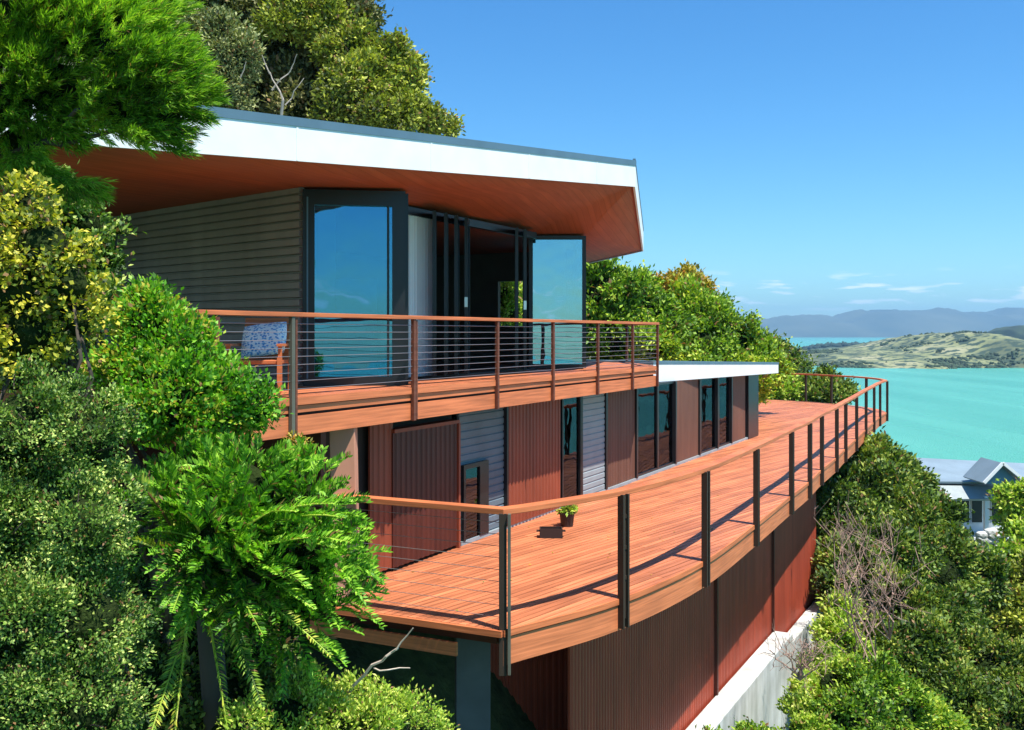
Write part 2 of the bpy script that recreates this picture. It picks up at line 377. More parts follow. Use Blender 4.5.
X_, Y_, Z_ = isl(PX, T)
grid('island', X_, Y_, Z_, mat_island(), 'low grassy island with a rounded hill in the harbour', 'island')
DM = mat_hill('dark_headland', [(.3, (.02, .04, .03)), (.7, (.05, .085, .045))], .02)
ridge('headland', 2500, 2620, [(700, 354), (790, 351), (805, 347), (820, 345), (850, 345), (880, 344), (905, 343), (930, 343), (980, 349), (1000, 352)], 300, DM, 'low dark wooded spit behind the left end of the island', 'headland', 1.6, px0=790, px1=1010, seed=9)
ridge('wooded_headland', 2000, 2200, [(985, 352), (996, 340), (1003, 330), (1012, 326), (1030, 325), (1100, 318), (1260, 330)], 420, DM, 'dark wooded headland at the right edge beyond the island', 'headland', 2.5, px0=992, px1=1230, seed=12)

import bmesh
_bm = bmesh.new(); bmesh.ops.create_icosphere(_bm, subdivisions=1, radius=1)
ICO1 = (np.array([v.co[:] for v in _bm.verts]), np.array([[v.index for v in f.verts] for f in _bm.faces])); _bm.free()
def blobs(name, pts, rad, mat, label, seed):
    rs = np.random.RandomState(seed); n = len(pts); V_, F_ = ICO1
    v = pts[:, None, :]+V_[None]*rad[:, None, None]*np.array([1, 1, .75])*(1+.3*rs.normal(size=(n, len(V_), 1)))
    f = F_[None]+(np.arange(n)*len(V_))[:, None, None]
    return tag(np_mesh(name, v.reshape(-1, 3), f.reshape(-1, 3), mat, True), label, 'scrub', None, 'stuff')
rs = np.random.RandomState(31); n = 9000
px_ = rs.uniform(775, 1150, n); tt = rs.uniform(.0, .55, n)**1.1; bx, by, bz = isl(px_, tt)
k_ = (vnoise(bx/40, by/40, 1, 15)+.5*vnoise(bx/13, by/13, 1, 4)+1.2*(tt < .035) > .85)
blobs('island_scrub', np.stack([bx, by, bz+.5], 1)[k_], rs.uniform(1.2, 3.6, n)[k_], paint('dark_scrub', (.035, .06, .028), .95, .3, .05), 'dark scrub dotted over the grassy island', 6)
n = 500; px_ = rs.uniform(802, 905, n); Yh = rs.uniform(2560, 2625, n); hx = (px_-CX)/F*2620
hz_ = (HY-px_prof(px_, [(800, 351), (815, 347), (880, 346), (905, 346)]))/F*Yh
blobs('headland_trees', np.stack([hx, Yh, hz_+1.5], 1), rs.uniform(5, 11, n), paint('dark_far_trees', (.022, .045, .035), .95, .3, .02), 'dark line of trees along the low spit', 7)
# ---------------------------------------------------------------- haze
hm = MB(); hm.box((0, 7700, 142), 31000, 18000, 420)
# box from just under the water to just over the hills
hm = MB(); z0h, z1h = SEA-40, 420
hm.add([(x, y, z) for z in (z0h, z1h) for x, y in ((-15500, -1400), (15500, -1400), (15500, 16500), (-15500, 16500))],
       [(3, 2, 1, 0), (4, 5, 6, 7), (0, 1, 5, 4), (1, 2, 6, 5), (2, 3, 7, 6), (3, 0, 4, 7)])
g = G('haze_air'); pv = g.n('ShaderNodeVolumePrincipled', {'Color': (.36, .68, 1, 1), 'Density': 8.0e-5, 'Anisotropy': .2})
g.nt.links.new(pv.outputs[0], g.out.inputs['Volume'])
HAZE = hm.build('haze', g.m); tag(HAZE, 'thin blue sea haze over the harbour', 'haze', None, 'stuff')

# ---------------------------------------------------------------- lower deck
ZL, ZU = -3.24, -.70                     # the two deck levels below the eye
edge_px = [(503, 507), (621, 490), (703, 468), (754, 445), (789.5, 429), (806.8, 420.5), (816.6, 412), (830.5, 406), (843.8, 402), (856.6, 396), (865.5, 391), (875.3, 386.5), (883.5, 383), (890.5, 380.5)]
EDGE = [(-.10, 10.90), (1.33, 12.25), (2.72, 14.25), (4.10, 16.95), (5.52, 19.9), (6.45, 21.8), (7.30, 23.7), (8.40, 26.0), (9.30, 28.0), (10.5, 30.6), (11.85, 33.6), (13.1, 36.3), (14.2, 38.7), (15.3, 40.9)]
CURVE = spline(EDGE, 6)
FAR = spline([(15.3, 40.9), (15.55, 42.6), (15.3, 44.4), (14.4, 46.4), (13.1, 48.3)], 5)[1:]
FRONT = [(-3.6, 12.55), (-.10, 10.90)]
poly = [(x, y) for x, y in [FRONT[0]]+CURVE+FAR]+[(10.0, 49.5), (7.0, 47), (5.0, 31.5), (-1.05, 15.4), (-3.0, 13.9)]
lower = thing('lower_deck', (0, 12, ZL), 'long curved orange timber deck stretching towards the harbour in front of the lower storey', 'deck')
boards(poly, (.62, .78), .105, .016, ZL-.03, ZL).build('decking', M['deck'], lower)
def inset(pts, k):
    o = []
    for i, p in enumerate(pts):
        a = np.array(pts[max(i-1, 0)]); b = np.array(pts[min(i+1, len(pts)-1)]); t_ = (b-a)/np.hypot(*(b-a)); o.append((p[0]-t_[1]*k, p[1]+t_[0]*k))
    return o
OUT = CURVE+FAR
# thin timber edge, shadow gap, deep fascia
MB().sweep([(x, y, 0) for x, y in OUT], .045, .07, -.0255+.03, ZL-.037).build('edge_board', M['rail'], lower)
MB().sweep([(x, y, 0) for x, y in OUT], .04, .30, -.012, ZL-.238).build('fascia', M['fascia'], lower)
fr = [(x, y, 0) for x, y in FRONT]
MB().sweep(fr, .045, .07, .0255, ZL-.037).build('edge_board', M['rail'], lower)
MB().sweep([(-3.5, 12.85, 0), (-.16, 11.24, 0)], .04, .17, 0, ZL-.165).build('fascia', M['dbrown'], lower)  # recess under the front edge, its shade put into dark brown
MB().sweep([(-3.5, 12.66, 0), (-.62, 11.27, 0)], .04, .15, 0, ZL-.325).build('fascia', M['fascia'], lower)
for k in range(13):
    a = np.array(CURVE[min(len(CURVE)-1, 1+k*6)]); MB().beam((a[0]-.15, a[1]+.08, ZL-.14), (a[0]-2.6, a[1]+1.35, ZL-.18), .06, .2).build('joist', M['dbrown'], lower)
und = [(x, y) for x, y in inset(OUT, .1)]+[(9.8, 49.3), (5.1, 31.5), (-1.0, 15.4), (-3.1, 13.7), (-3.3, 12.8), (-.2, 11.2)]
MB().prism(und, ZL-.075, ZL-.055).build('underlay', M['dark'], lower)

# lower balustrade: handrail, flat posts, shoe
RL = 1.32
rail = thing('deck_railing', (1.3, 12.2, ZL), 'curved timber handrail on dark flat posts around the lower deck', 'railing')
loop = [(-3.6, 12.55)]+[(-.10, 10.90)]
top_pts = [(-3.5, 12.60, ZL+RL), (-.10, 10.98, ZL+RL)]+[(x-.02, y+.02, ZL+RL) for x, y in CURVE[1:]]+[(x-.03, y, ZL+RL) for x, y in FAR]
MB().sweep(top_pts, .15, .065, 0, -.032).build('handrail', M['rail'], rail, bevel=.006)
def flat_post(x, y, tx, ty, zb, zt, wd, th, mat, par, n='post'):
    m = MB(); m.box((x, y, (zb+zt)/2), wd, th, zt-zb, V(tx, ty, 0)); return m.build(n, mat, par, bevel=.004)
def tangent(pts, i):
    a = np.array(pts[max(i-1, 0)]); b = np.array(pts[min(i+1, len(pts)-1)]); t_ = (b-a)/np.hypot(*(b-a)); return t_
for k, (x, y) in enumerate(EDGE):
    t_ = tangent(EDGE, k)
    if k == 0:                                           # near corner: dark flat with a lighter greenish flat beside it
        flat_post(x+.0, y+.02, 1, 0, ZL-.50, ZL+RL-.05, .085, .05, M['steel'], rail); flat_post(x+.07, y-.01, 1, 0, ZL-.48, ZL+RL-.05, .035, .07, M['postg'], rail)
        continue
    m = MB(); ox, oy = x+t_[1]*.045, y-t_[0]*.045
    for s_ in (-1, 1): m.box((ox+t_[0]*s_*.052, oy+t_[1]*s_*.052, ZL+(RL-.05-.36)/2), .034, .085, RL-.05+.36, V(*t_, 0))
    for zz in (.25, .62, 1.0): m.box((ox, oy, ZL+zz), .08, .04, .05, V(*t_, 0))
    m.box((ox-t_[1]*.0, oy, ZL+.5), .072, .02, 1.5, V(*t_, 0))
    m.build('post', M['steel'], rail)
for k, (x, y) in enumerate([(15.45, 43.6), (14.7, 46.0), (13.9, 47.3)]):
    m = MB(); m.box((x, y, ZL+RL/2-.2), .1, .08, RL+.3, V(-.3, 1, 0)); m.build('post', M['steel'], rail)
for zz in np.linspace(.12, 1.16, 9):
    MB().tube([(-3.5, 12.60, ZL+zz), (-.13, 10.98, ZL+zz)], .0035, seg=5).build('cable', M['cable'], rail)
for x, y in ((-3.3, 12.48),):
    MB().box((x, y, ZL+.45), .07, .07, 1.7, V(1, -.48, 0)).build('post', M['steel'], rail)

# ---------------------------------------------------------------- base under the deck
def corr_wall(a, b, z0, z1, pitch, amp, th=.03, horiz=False, trap=True):
    """corrugated sheet from a to b (x, y); ribs upright, or level when horiz"""
    a = V(*a, 0); b = V(*b, 0); t_ = (b-a).normalized(); nn = V(t_.y, -t_.x, 0); Ln = (b-a).length; m = MB()
    prof = []; k = 0; span = (z1-z0) if horiz else Ln
    while k < span:
        for f_, o_ in (((0, 0), (.16, 0), (.24, 1), (.92, 1)) if horiz and trap else ((0, 0), (.35, 0), (.5, 1), (.85, 1)) if trap else [(i/8, .5-.5*math.cos(2*math.pi*i/8)) for i in range(8)]):
            if k+f_*pitch < span: prof.append((k+f_*pitch, o_*amp))
        k += pitch
    prof.append((span, 0))
    if horiz:
        vs = [p+nn*o_+V(0, 0, z0+s_) for s_, o_ in prof for p in (a, b)]
    else:
        vs = [a+t_*s_+nn*o_+V(0, 0, z) for s_, o_ in prof for z in (z0, z1)]
    n = len(prof); back = len(vs)
    vs += [v-nn*(th+prof[i//2][1]) for i, v in enumerate(vs)]
    fs = [(2*i, 2*i+1, 2*i+3, 2*i+2) for i in range(n-1)]+[(back+2*i+2, back+2*i+3, back+2*i+1, back+2*i) for i in range(n-1)]
    fs += [(0, back, back+1, 1), (2*n-2, 2*n-1, back+2*n-1, back+2*n-2)]
    for i in range(n-1): fs += [(2*i, 2*i+2, back+2*i+2, back+2*i), (2*i+1, back+2*i+1, back+2*i+3, 2*i+3)]
    return m.add(vs, fs)
W0, W1 = (.78, 13.4), (8.5, 28.0)
base = thing('support_wall', (.75, 13.4, -9), 'tall red brown corrugated steel wall under the outer edge of the lower deck', 'wall')
corr_wall(W0, W1, -9.2, ZL-.27, .105, .022).build('cladding', M['corr'], base)
corr_wall((.95, 17), (.77, 13.45), -9.2, ZL-.27, .105, .02).build('return_panel', M['corr'], base)
wd = V(W1[0]-W0[0], W1[1]-W0[1], 0).normalized(); wn = V(wd.y, -wd.x, 0)
for s_, nm, wv in ((6.6, 'downpipe', .07), (11.2, 'joint_cover', .05)):
    q = V(*W0, 0)+wd*s_+wn*.07; MB().box((q.x, q.y, -6.2), wv, .06, 5.6, wd).build(nm, M['dbrown'], base)
ret = thing('retaining_wall', (4, 18, -9), 'pale weathered concrete retaining wall stepping along the foot of the corrugated wall', 'wall')
def strip(s0, s1, zt, zb, o0, o1, nm):
    a = V(*W0, 0)+wd*s0; b = V(*W0, 0)+wd*s1; m = MB()
    vs = []
    for z in (zb, zt):
        for p, o_ in ((a, o0), (b, o0), (b, o1), (a, o1)): vs.append(p+wn*o_+V(0, 0, z))
    m.add(vs, [(3, 2, 1, 0), (4, 5, 6, 7), (0, 1, 5, 4), (1, 2, 6, 5), (2, 3, 7, 6), (3, 0, 4, 7)])
    return m.build(nm, M['concrete'], ret, bevel=.02)
strip(-2, 11.3, -6.95, -9.6, .06, .50, 'lower_step'); strip(11.3, 17.6, -7.35, -9.9, .065, .36, 'upper_step')
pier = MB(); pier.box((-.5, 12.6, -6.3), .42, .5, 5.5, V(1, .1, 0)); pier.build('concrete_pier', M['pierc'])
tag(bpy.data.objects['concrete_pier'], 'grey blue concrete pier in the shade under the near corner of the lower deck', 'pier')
inner = thing('undercroft_wall', (-1.4, 15.2, -9), 'dark brown corrugated wall set back under the near end of the lower deck', 'wall')
corr_wall((-4.2, 13.6), (.9, 15.6), -9, ZL-.3, .105, .02).build('cladding', M['corr'], inner)

# ---------------------------------------------------------------- house
house = thing('hillside_house', (-1, 20, ZL), 'two storey house with a flaring white edged roof, orange timber soffit and dark framed windows', 'house')
def part(m, name, mat, par=None, label=None, bevel=0, smooth=False):
    o = m.build(name, mat, par or house, bevel=bevel, smooth=smooth)
    if label: o['label'] = label
    return o
# lower facade frame of reference
LO = V(-.79, 15.28, 0)
def Lp(s_, out_=0, z=0): return LO + d_*s_ + n_*out_ + V(0, 0, z)
def Ls(px, out_=0):
    o = LO+n_*out_; k = (px-CX)/F; return (k*o.y-o.x)/(d_.x-k*d_.y)
def lbox(m, s0, s1, o0, o1, z0, z1):
    c = Lp((s0+s1)/2, (o0+o1)/2, (z0+z1)/2); m.box(c, s1-s0, abs(o1-o0), z1-z0, d_); return m
ZT = -1.17
def lwall(px0, px1, name, mat, kind, o=0, zt=ZT, zb=ZL+.05, pitch=.13, label=None):
    s0, s1 = Ls(px0, o), Ls(px1, o); a, b = Lp(s0, o), Lp(s1, o)
    if kind == 'v': m = corr_wall((a.x, a.y), (b.x, b.y), zb, zt, pitch, .018)
    elif kind == 'h': m = corr_wall((a.x, a.y), (b.x, b.y), zb, zt, .12, .014, horiz=True, trap=True)
    else: m = lbox(MB(), s0, s1, o-.03, o, zb, zt)
    return part(m, name, mat, label=label)
def lwindow(px0, px1, o=0, zt=ZT, zb=ZL+.06, name='window', fw=.05, mat=None, blind=False):
    s0, s1 = Ls(px0, o), Ls(px1, o); f = MB()
    lbox(f, s0, s0+fw, o-.05, o+.03, zb, zt); lbox(f, s1-fw, s1, o-.05, o+.03, zb, zt)
    lbox(f, s0+fw, s1-fw, o-.05, o+.028, zt-fw, zt); lbox(f, s0+fw, s1-fw, o-.05, o+.028, zb, zb+fw)
    w_ = part(f, name, M['frame'])
    g_ = lbox(MB(), s0+fw, s1-fw, o-.02, o-.012, zb+fw, zt-fw).build('pane', mat or M['glass2'], w_); return w_
# sills along the deck
sill = MB(); lbox(sill, Ls(458), Ls(755), -.05, .06, ZL+.002, ZL+.06); part(sill, 'sill', M['louvre'])
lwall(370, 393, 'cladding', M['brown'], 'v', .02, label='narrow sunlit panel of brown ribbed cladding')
lwall(393, 458, 'cladding', M['dbrown'], 'v', .06, zt=-1.36, label='brown ribbed panel coloured dark as in shadow at the near end of the lower storey')  # same brown cladding, with the shadow put into a darker colour
m = MB(); s0, s1 = Ls(393, .06), Ls(458, .06); lbox(m, s0, s1, -.1, .09, -1.36, -1.31); part(m, 'trim', M['brown'])
m = MB(); lbox(m, s1-.04, s1+.01, -.05, .10, ZL, -1.36); part(m, 'trim', M['brown'])
lwall(458.5, 506, 'weatherboard', M['bluegrey'], 'h', 0, label='blue grey horizontal weatherboard')
# low framed hatch in the weatherboard
s0, s1 = Ls(460), Ls(485); zh = -2.02
m = MB(); lbox(m, s0, s0+.06, .0, .07, ZL+.06, zh); lbox(m, s1-.28, s1, .0, .07, ZL+.06, zh); lbox(m, s0+.06, s1-.28, .0, .07, zh-.07, zh)
dr = part(m, 'door', M['frame'], label='low dark framed glass door with a timber coloured sheet as its deck reflection')
lbox(MB(), s0+.06, s1-.28, .03, .04, ZL+.06, zh-.07).build('pane', M['glass2'], dr)
lbox(MB(), s0+.1, s1-.32, .005, .025, ZL+.07, zh-.09).build('reflection_sheet', M['pink'], dr)  # timber-coloured sheet behind the glass stands in for the reflected deck
lwall(507, 560, 'cladding', M['brown'], 'v', .07, label='brown ribbed cladding panel between the weatherboard and the glass')
lwindow(561, 580, .04)
lwall(582, 604, 'louvre_panel', M['louvre'], 'h', .03)
lwall(608, 636, 'ribbed_panel', M['greybrown'], 'v', .01, pitch=.09)
lwindow(636, 657); lwindow(657, 675)
lwall(676, 699, 'ribbed_panel', M['greybrown'], 'v', .01, pitch=.09)
lwindow(700, 717); lwindow(718, 731)
lwall(732, 745, 'ribbed_panel', M['greybrown'], 'v', .01, pitch=.09)
m = MB()
for px in (507, 581, 606, 636.5, 675.5, 699.5, 717.5, 731.5):
    s_ = Ls(px, .05); part(lbox(MB(), s_-.045, s_+.045, -.06, .075, ZL+.06, ZT), 'mullion', M['frame'])
sE = Ls(756); m = MB(); lbox(m, Ls(746), sE, -.4, .08, ZL+.001, ZT); part(m, 'corner_post', M['frame'])
# end wall, back, ceilings: the lower storey as a closed body
m = MB(); c = Lp(sE-.05, -3.6, (ZL+ZT)/2); m.box(c, .1, 6.4, ZT-ZL, d_); part(m, 'end_wall', M['grey'])
m = MB(); lbox(m, -3.5, sE, -6.9, -6.8, ZL, ZT); part(m, 'back_wall', M['inner'])
m = MB(); lbox(m, -3.2, sE-.1, -6.8, -.06, ZL-.1, ZL-.01); part(m, 'interior_floor', M['floor'])
m = MB(); lbox(m, -3.3, -3.2, -6.8, -.06, ZL, ZT); part(m, 'end_wall', M['dbrown'])
m = MB(); lbox(m, Ls(330), Ls(458)-.02, -.16, -.10, ZL, ZT); part(m, 'gap_shade_back', M['dark'])  # near-black back; darkness of the gap beside the column put into its colour
# raw timber clad column under the upper deck edge
m = MB(); m.add([(-2.12, 11.87, ZL), (-1.83, 11.87, ZL), (-1.83, 12.1, ZL), (-2.12, 12.1, ZL), (-2.17, 11.87, -1.12), (-1.87, 11.87, -1.12), (-1.87, 12.1, -1.12), (-2.17, 12.1, -1.12)],
    [(3, 2, 1, 0), (4, 5, 6, 7), (0, 1, 5, 4), (1, 2, 6, 5), (2, 3, 7, 6), (3, 0, 4, 7)]); part(m, 'column', M['pink'], label='pinkish timber clad column under the upper deck', bevel=.01)
# lower flat roof with white fascia
A0, A1 = V(3.30, 23.35, 0), V(8.42, 31.6, 0)
def wedge(mb, a, b, back, z):
    """a,b outer edge; z = ((bottom,top) at a, (bottom,top) at b)"""
    bk = -n_*back; vs = [a+V(0, 0, z[0][0]), b+V(0, 0, z[1][0]), b+bk+V(0, 0, z[1][0]), a+bk+V(0, 0, z[0][0]),
                        a+V(0, 0, z[0][1]), b+V(0, 0, z[1][1]), b+bk+V(0, 0, z[1][1]), a+bk+V(0, 0, z[0][1])]
    mb.add(vs, [(3, 2, 1, 0), (4, 5, 6, 7), (0, 1, 5, 4), (1, 2, 6, 5), (2, 3, 7, 6), (3, 0, 4, 7)]); return mb
lr = part(wedge(MB(), A0, A1, 8.0, ((-1.16, -.72), (-1.27, -.985))), 'lower_roof', M['white'], label='low flat roof with a white fascia', bevel=.01)
wedge(MB(), A0+n_*.01-d_*.02, A1+n_*.01+d_*.02, 8.03, ((-.72, -.655), (-.985, -.925))).build('gutter', M['gutter'], lr)

# ---- upper storey
FO = V(-1.62, 15.1, 0)
def Up(s_, out_=0, z=0): return FO+d_*s_+n_*out_+V(0, 0, z)
def Us(px, out_=0):
    o = FO+n_*out_; k = (px-CX)/F; return (k*o.y-o.x)/(d_.x-k*d_.y)
def ubox(m, s0, s1, o0, o1, z0, z1):
    m.box(Up((s0+s1)/2, (o0+o1)/2, (z0+z1)/2), s1-s0, abs(o1-o0), z1-z0, d_); return m
ZS = 1.89
def panel(a, b, z0, z1, fw=.07, th=.055, name='door_panel', pane=None, par=None, label=None, handle=False, head=None):
    a = V(*a, 0); b = V(*b, 0); t_ = (b-a).normalized(); Ln = (b-a).length; f = MB(); head = head or fw
    def bx(m, s0, s1, zz0, zz1, thk): q = a+t_*((s0+s1)/2); m.box((q.x, q.y, (zz0+zz1)/2), s1-s0, thk, zz1-zz0, t_)
    bx(f, 0, fw, z0, z1, th); bx(f, Ln-fw, Ln, z0, z1, th); bx(f, fw, Ln-fw, z1-head, z1, th-.004); bx(f, fw, Ln-fw, z0, z0+fw, th-.004)
    o = part(f, name, M['frame'], par, label)
    g_ = MB(); bx(g_, fw, Ln-fw, z0+fw, z1-head, .008); g_.build('pane', pane or M['glass'], o)
    if handle:
        h = MB(); q = a+t_*(Ln-fw/2)-V(0, .06, 0); h.box((q.x, q.y, (z0+z1)/2-.1), .025, .05, .16, t_); h.build('handle', M['chrome'], o)
    return o
# grey corrugated wall to the left
WA = (-2.78, 13.25); WB = (-7.2, 17.2)
part(corr_wall(WB, WA, ZU, ZS+.1, .115, .05, horiz=True, trap=True), 'corrugated_wall', M['grey'], label='dark grey wall of horizontal corrugated metal', smooth=False)
# big window facing the near end
YA = 13.2; xa, xb = (303-CX)/F*YA, (405-CX)/F*YA
yaw = R(9); wa = V(xa, YA, 0); wt = V(math.cos(yaw), math.sin(yaw), 0); wl = (xb-xa)/(math.cos(yaw)+.107*math.sin(yaw))
def wbox(m, s0, s1, z0, z1, th, o=0):
    c = wa+wt*((s0+s1)/2)+V(-wt.y, wt.x, 0)*o; m.box((c.x, c.y, (z0+z1)/2), s1-s0, th, z1-z0, wt); return m
m = MB(); wbox(m, 0, .15, ZU, ZS, .14); wbox(m, wl-.17, wl, ZU, ZS, .14); wbox(m, .15, wl-.17, ZS-.2, ZS, .136); wbox(m, .15, wl-.17, ZU, ZU+.12, .136)
wn_ = part(m, 'window', M['frame'], label='tall black framed window reflecting deep blue')
wbox(MB(), .15, wl-.17, ZU+.12, ZS-.2, .012).build('pane', M['glass'], wn_)
wbox(MB(), wl-.24, wl-.21, ZU+.12, ZS-.2, .03, -.04).build('frame_bead', M['frame'], wn_)
wbox(MB(), .05, .07, ZU+.1, ZS-.1, .02, -.075).build('frame_bead', M['gutter'], wn_)
part(wbox(MB(), .10, .42, ZU+.05, ZS-.1, .03, .22), 'curtain', M['blind'])  # pale strip behind the glass imitates the light part of the reflection
part(wbox(MB(), .42, .98, ZU+.0, .75, .4, .75), 'reflection_block', M['blind'])  # pale block added behind the glass as the lower step of the reflection
panel((xb-.02, YA+.35), (-1.75, 15.0), ZU, ZS, name='side_window', pane=M['glass2'])
# curtain hanging in the opening
c0, c1 = Us(406, -.02), Us(433, -.02); m = MB(); pts = []
for k in range(73):
    s_ = c0+(c1-c0)*k/72; pts.append(Up(s_, -.02+.05*math.sin(k*1.05)+.012*math.sin(k*2.3)))
vs = [p+V(0, 0, z) for p in pts for z in (ZU+.03, ZS-.08)]; m.add(vs, [(2*i, 2*i+2, 2*i+3, 2*i+1) for i in range(72)]); 
part(m, 'curtain', M['curtain'], label='pale full length curtain in the open doorway')
m = MB(); ubox(m, 0, Us(534), -.05, .06, ZS-.1, ZS+.02); part(m, 'door_track', M['frame'])
m = MB(); ubox(m, 0, Us(534), -.05, .06, ZU+.002, ZU+.03); part(m, 'threshold', M['frame'])
for px, ln, ax in ((435, .62, .10), (447, .66, .06), (458, .66, .01), (468.5, .62, -.03)):
    q = Up(Us(px, 0), 0); dr_ = V(ax*.6, -1, 0).normalized(); e = q+dr_*ln
    panel((q.x, q.y), (e.x, e.y), ZU+.03, ZS-.02, fw=.06, name='door_panel', handle=(px > 460), pane=M['glass'])
# far folded pair and the wide open door standing out on the deck
for px, ln in ((516, .6), (524, .62)):
    q = Up(Us(px, 0), 0); e = q+V(.02, -1, 0)*ln; panel((q.x, q.y), (e.x, e.y), ZU+.03, ZS-.02, fw=.06, name='door_panel', handle=(px > 520))
YB = 19.45
panel(((529-CX)/F*YB, YB), ((586-CX)/F*YB, YB), ZU+.02, ZS-.0, fw=.075, pane=M['glassb'], name='door_panel', label='wide glass door panel standing open across the deck')
q0 = ((532-CX)/F*YB, YB+.10)
part(MB().box(((550-CX)/F*(YB+.4), YB+.4, .6), .62, .03, 2.35), 'curtain', M['blind'])
panel(((586-CX)/F*YB-.05, YB+.05), (1.42, 22.7), ZU+.02, ZS, name='side_window', pane=M['glass'])
# body of the upper room
sR = 8.6
m = MB()
def ebox(q0_, q1_, z0, z1):      # end wall piece, q measured inwards from the facade
    c = Up(sR, -(q0_+q1_)/2, (z0+z1)/2); m.box(c, q1_-q0_, .12, z1-z0, n_)
ebox(.75, 2.25, ZU, ZS+.2); ebox(3.0, 6.2, ZU, ZS+.2); ebox(2.25, 3.0, ZU, .15); ebox(2.25, 3.0, 1.24, ZS+.2)
part(m, 'end_wall', M['inner'])
m = MB(); ubox(m, -2.5, sR, -6.3, -6.2, ZU, ZS+.2); part(m, 'back_wall', M['inner'])
m = MB(); m.prism([(-2.7, 13.35), (-1.5, 13.35), (-1.7, 15.1)]+[(1.05, 20.5), (1.35, 22.7), tuple(Up(sR, -6.2))[:2], tuple(Up(-2, -6.2))[:2]], ZU-.12, ZU-.004); part(m, 'interior_floor', M['floor'])

# upper roof: a folded plate rising towards the harbour
Lr = V(-2.87, 10.0, 1.80); Rr = V(2.15, 17.8, 2.635); Qr = V(3.05, 23.5, 1.95)
ext = (Lr-Rr)/(Rr.xy-Lr.xy).length
L2 = Lr+ext*2.6
S_ = [L2, Lr, Rr, Qr, V(2.03, 26.4, 1.87), V(-4, 29, 1.9), V(-10.5, 21, 1.95), V(-6.4, 10.2, 1.62),
      V(-2.78, 13.3, 1.93), V(-1.40, 13.22, 1.93), V(-1.62, 15.1, 1.93), V(.36, 19.45, 1.93), V(1.46, 19.45, 1.93), V(1.50, 22.7, 1.93), V(-7.2, 17.2, 1.95)]
tri = [(0, 1, 8), (0, 8, 7), (7, 8, 14), (1, 9, 8), (1, 2, 9), (9, 2, 10), (10, 2, 11), (11, 2, 12), (2, 3, 12), (12, 3, 13), (13, 3, 4), (7, 14, 6), (6, 14, 8), (6, 8, 10), (8, 9, 10), (6, 10, 5), (10, 11, 5), (11, 12, 13), (11, 13, 5), (13, 4, 5)]
def roof_pt(i, dz): return S_[i]+V(0, 0, dz)
per = [0, 1, 2, 3, 4, 5, 6, 7]
m = MB(); n0 = len(S_); m.add([p for p in S_]+[p+V(0, 0, .03) for p in S_], [t_[::-1] for t_ in tri]+[tuple(i+n0 for i in t_) for t_ in tri]+[(per[i], per[(i+1) % 8], per[(i+1) % 8]+n0, per[i]+n0) for i in range(8)])
roof = part(MB().add([p+V(0, 0, .031) for p in S_]+[p+V(0, 0, .30) for p in S_], [t_[::-1] for t_ in tri]+[tuple(i+n0 for i in t_) for t_ in tri]+[(per[i], per[(i+1) % 8], per[(i+1) % 8]+n0, per[i]+n0) for i in range(8)]), 'roof', M['rooftop'])
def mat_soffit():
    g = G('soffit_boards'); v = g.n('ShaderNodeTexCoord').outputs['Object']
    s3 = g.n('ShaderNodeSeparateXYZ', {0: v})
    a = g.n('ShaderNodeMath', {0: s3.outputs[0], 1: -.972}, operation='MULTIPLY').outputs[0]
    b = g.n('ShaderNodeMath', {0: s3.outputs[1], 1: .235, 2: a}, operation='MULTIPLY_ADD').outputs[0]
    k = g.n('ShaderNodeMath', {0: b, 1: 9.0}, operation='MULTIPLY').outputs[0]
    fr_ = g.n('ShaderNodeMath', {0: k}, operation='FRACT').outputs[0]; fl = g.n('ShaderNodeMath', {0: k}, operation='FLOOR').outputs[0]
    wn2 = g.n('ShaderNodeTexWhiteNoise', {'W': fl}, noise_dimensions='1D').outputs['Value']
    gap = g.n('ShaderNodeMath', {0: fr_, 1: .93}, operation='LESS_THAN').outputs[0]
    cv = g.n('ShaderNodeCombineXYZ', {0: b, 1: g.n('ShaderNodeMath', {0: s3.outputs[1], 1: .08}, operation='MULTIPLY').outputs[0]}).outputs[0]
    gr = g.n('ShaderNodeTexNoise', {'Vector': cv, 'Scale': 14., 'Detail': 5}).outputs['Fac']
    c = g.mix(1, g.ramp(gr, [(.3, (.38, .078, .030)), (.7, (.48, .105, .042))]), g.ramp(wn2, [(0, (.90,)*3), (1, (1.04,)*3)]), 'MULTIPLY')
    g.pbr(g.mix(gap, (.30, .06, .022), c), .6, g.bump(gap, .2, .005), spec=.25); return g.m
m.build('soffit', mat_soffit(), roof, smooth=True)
def edge_board(i, j, z0, z1, off, th, name, mat, e0=0, e1=0):
    a, b = S_[i].copy(), S_[j].copy(); t_ = (b-a); t_.z = 0; t_.normalize(); nn = V(t_.y, -t_.x, 0)
    a = a-t_*e0; b = b+t_*e1; vs = []
    for z in (z0, z1):
        for p, o_ in ((a, off), (b, off), (b, off+th), (a, off+th)): vs.append(p+nn*o_+V(0, 0, z))
    MB().add(vs, [(3, 2, 1, 0), (4, 5, 6, 7), (0, 1, 5, 4), (1, 2, 6, 5), (2, 3, 7, 6), (3, 0, 4, 7)]).build(name, mat, roof)
